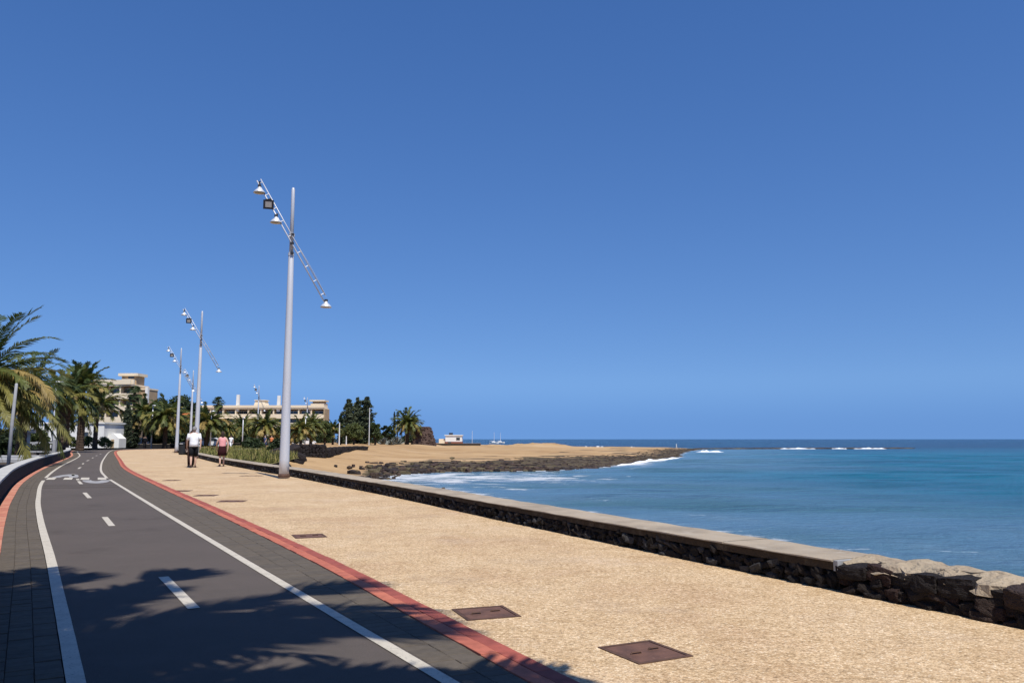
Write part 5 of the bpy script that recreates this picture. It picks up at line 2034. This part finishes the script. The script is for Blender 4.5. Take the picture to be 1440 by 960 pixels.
def person(label, loc, rz, H, top_m, bottom_m, hair_m, bottom='shorts', long_hair=False, sleeve=.45, step=.26, arm_swing=.18, elbow_out=.06, shoe_m=None, top_hem=.52, lower=.30, fem=False):
    """walks along local +y; back towards -y"""
    t = thing('person', label, 'person', loc, rz)
    k = H / 1.75
    sh = .19 if not fem else .165
    J, E = {}, []

    def j(n, x, y, z, r, par=None):
        J[n] = ((x * k, y * k, z * k), tuple(q * k for q in r) if isinstance(r, tuple) else r * k)
        if par:
            E.append((par, n))
    j('pelvis', 0, 0, .93, (.135, .10))
    j('belly', 0, .0, 1.08, (.13, .095), 'pelvis')
    j('chest', 0, .01, 1.30, (.155, .105), 'belly')
    j('collar', 0, .0, 1.43, (.10, .075), 'chest')
    j('neck', 0, .01, 1.50, .056, 'collar')
    j('chin', 0, .03, 1.565, (.062, .07), 'neck')
    j('head', 0, .02, 1.655, (.075, .092), 'chin')
    j('crown_top', 0, .01, 1.725, (.05, .06), 'head')
    for sd, sx in (('l', -1), ('r', 1)):
        ph = sx
        j('hip' + sd, sx * .09, .0, .88, .088, 'pelvis')
        j('knee' + sd, sx * .095, ph * step * .35 + .03, .49, .058, 'hip' + sd)
        j('calf' + sd, sx * .095, ph * step * .42 - .01, .34, .052, 'knee' + sd)
        j('ankle' + sd, sx * .095, ph * step * .5 - (.06 if ph < 0 else 0), .09 + (.03 if ph < 0 else 0), .034, 'calf' + sd)
        j('toe' + sd, sx * .11, ph * step * .5 + .13, .035, (.04, .025), 'ankle' + sd)
        j('shoulder' + sd, sx * sh, 0, 1.405, .062, 'collar')
        sw = -ph * arm_swing
        j('elbow' + sd, sx * (sh + elbow_out), sw * .45 - .02, 1.13, .042, 'shoulder' + sd)
        j('wrist' + sd, sx * (sh + elbow_out * .9), sw + .06, .89, .028, 'elbow' + sd)
        j('palm' + sd, sx * (sh + elbow_out * .8), sw + .085, .81, (.036, .018), 'wrist' + sd)
        for fi, (dy, ln) in enumerate(((-.03, .075), (-.01, .09), (.01, .085), (.028, .065))):
            j('knuckle%d%s' % (fi, sd), sx * (sh + elbow_out * .75), sw + .085 + dy, .775, .009, 'palm' + sd)
            j('finger%d%s' % (fi, sd), sx * (sh + elbow_out * .5 - .005), sw + .10 + dy, .775 - ln, .008, 'knuckle%d%s' % (fi, sd))
        j('thumb' + sd, sx * (sh + elbow_out * .6 - .01), sw + .145, .79, .010, 'palm' + sd)
    body = skin_body('body', J, E, M['skin'], t)

    def P(n):
        return Vector(J[n][0])
    # nose, ears, eyes
    mb = MB()
    for sx in (-1, 1):
        mb.lathe([(0, -.012 * k), (.02 * k, -.004 * k), (.026 * k, .004 * k), (0, .012 * k)], 8, 0, (0, 0, 0), Matrix.Translation((sx * .084 * k, .012 * k, 1.64 * k)) @ Matrix.Rotation(R(90), 4, 'Y'))
    mb.add([(-.012 * k, .10 * k, 1.62 * k), (.012 * k, .10 * k, 1.62 * k), (0, .135 * k, 1.615 * k), (0, .105 * k, 1.66 * k)], [(0, 1, 2), (1, 3, 2), (3, 0, 2)])
    mb.build('facial_features', M['skin'], t)
    # hair
    mb = MB()
    hr = []
    for z, rx, ry, oy in ((1.60, .078, .085, -.02), (1.64, .089, .098, -.012), (1.69, .088, .097, -.004), (1.735, .066, .075, .0), (1.757, .03, .035, 0)):
        hr.append(ell((0, oy * k, z * k), rx * k, ry * k, 12, (0, .02 * k if z < 1.68 else 0)))
    if long_hair:
        hr.insert(0, ell((0, -.06 * k, 1.50 * k), .075 * k, .04 * k, 12))
        hr.insert(0, ell((0, -.07 * k, 1.42 * k), .055 * k, .025 * k, 12))
    mb.rings(hr)
    mb.build('hair', hair_m, t, True)
    # top: torso shell with sleeves
    mb = MB()
    fw = .92 if fem else 1.0
    mb.rings([ell((0, 0, z * k), rx * k * fw, ry * k, 16, (0, 0)) for z, rx, ry in
              ((top_hem * 1.75, .185, .135), (1.02, .178, .13), (1.18, .180, .13), (1.32, .195, .135), (1.41, .185, .115), (1.455, .12, .085), (1.475, .075, .065))])
    for sd in ('l', 'r'):
        a, b, c = P('shoulder' + sd), P('elbow' + sd), P('wrist' + sd)
        if sleeve > 0:
            if sleeve <= .6:
                e = a.lerp(b, sleeve / .6 * .95)
                mb.tube([a + Vector((0, 0, .03 * k)), a.lerp(e, .5), e], [.075 * k, .072 * k, .066 * k], 10)
            else:
                mb.tube([a + Vector((0, 0, .03 * k)), b, c], [.075 * k, .058 * k, .044 * k], 10)
    mb.build('shirt', top_m, t, True)
    mb = MB()
    if bottom == 'skirt':
        mb.rings([ell((0, 0, z * k), rx * k, ry * k, 18) for z, rx, ry in ((1.06, .155, .12), (.95, .185, .145), (.8, .205, .17), (lower * 1.75, .235, .205))])
    else:
        mb.rings([ell((0, 0, z * k), rx * k, ry * k, 16) for z, rx, ry in ((1.0, .168, .125), (.93, .178, .132), (.82, .175, .125))])
        for sd in ('l', 'r'):
            a, b, c = P('hip' + sd), P('knee' + sd), P('ankle' + sd)
            if bottom == 'shorts':
                mb.tube([a, a.lerp(b, .5), a.lerp(b, .98)], [.105 * k, .10 * k, .095 * k], 12)
            else:
                mb.tube([a, b, c], [.10 * k, .078 * k, .062 * k], 12)
    mb.build(bottom, bottom_m, t, True)
    for sd in ('l', 'r'):
        a, b = P('ankle' + sd), P('toe' + sd)
        mb = MB()
        hz = max(.0, a.z - .09 * k)
        rs = []
        for u, w, h in ((-.35, .03, .05), (-.1, .042, .085), (.4, .045, .07), (.9, .05, .05), (1.25, .03, .03)):
            c = Vector((a.x + (b.x - a.x) * u, a.y + (b.y - a.y) * u, hz))
            rs.append([(c.x - w * k, c.y, c.z + .003), (c.x + w * k, c.y, c.z + .003), (c.x + w * k * .8, c.y, c.z + h * k), (c.x - w * k * .8, c.y, c.z + h * k)])
        mb.rings(rs)
        mb.build('shoe', shoe_m or M['shoe'], t)
    return t


HEAD = R(24)      # people walk along the promenade, away from the viewer
person('man with grey hair, white short sleeved shirt and black shorts walking away on the promenade', (-14.05, 36.4, 0.0), HEAD, 1.80, M['white_cloth'], M['black_cloth'], M['hair_grey'], 'shorts', sleeve=.5, top_hem=.51, elbow_out=.08)
person('person in dark brown trousers walking just ahead of the man in the white shirt', (-14.5, 37.3, 0.0), HEAD, 1.62, M['brown_cloth'], M['brown_cloth'], M['hair_dark'], 'trousers', sleeve=.9, step=.3)
person('woman in a pink top and dark red skirt walking beside the sea wall', (-13.35, 38.0, 0.0), HEAD, 1.60, M['pink_cloth'], M['maroon_cloth'], M['hair_dark'], 'skirt', long_hair=True, sleeve=0, top_hem=.56, lower=.31, fem=True, elbow_out=.10, step=.22)
person('distant person in dark clothes at the far wall below the cypresses', (*at0(204, 104)[:2], .0), .4, 1.7, M['black_cloth'], M['black_cloth'], M['hair_dark'], 'trousers', sleeve=.9)
person('distant person in pale pink beyond the dark wall left of the lamp posts', (*at0(229, 120)[:2], .2), 2, 1.65, M['pink_cloth'], M['white_cloth'], M['hair_dark'], 'trousers', sleeve=.5, fem=True)
person('distant person in white standing right of the woman in pink', (*at0(325, 100)[:2], .0), 1, 1.7, M['white_cloth'], M['white_cloth'], M['hair_dark'], 'trousers', sleeve=.5)
person('distant person with orange top left of the nearest lamp pole', (*at0(382, 105)[:2], .0), 3, 1.7, M['orange'], M['brown_cloth'], M['hair_dark'], 'shorts', sleeve=.3)
person('distant person in grey blue beside the one with the orange top', (*at0(373, 104)[:2], .0), 2.6, 1.7, M['blue_cloth'], M['blue_cloth'], M['hair_grey'], 'shorts', sleeve=.3)
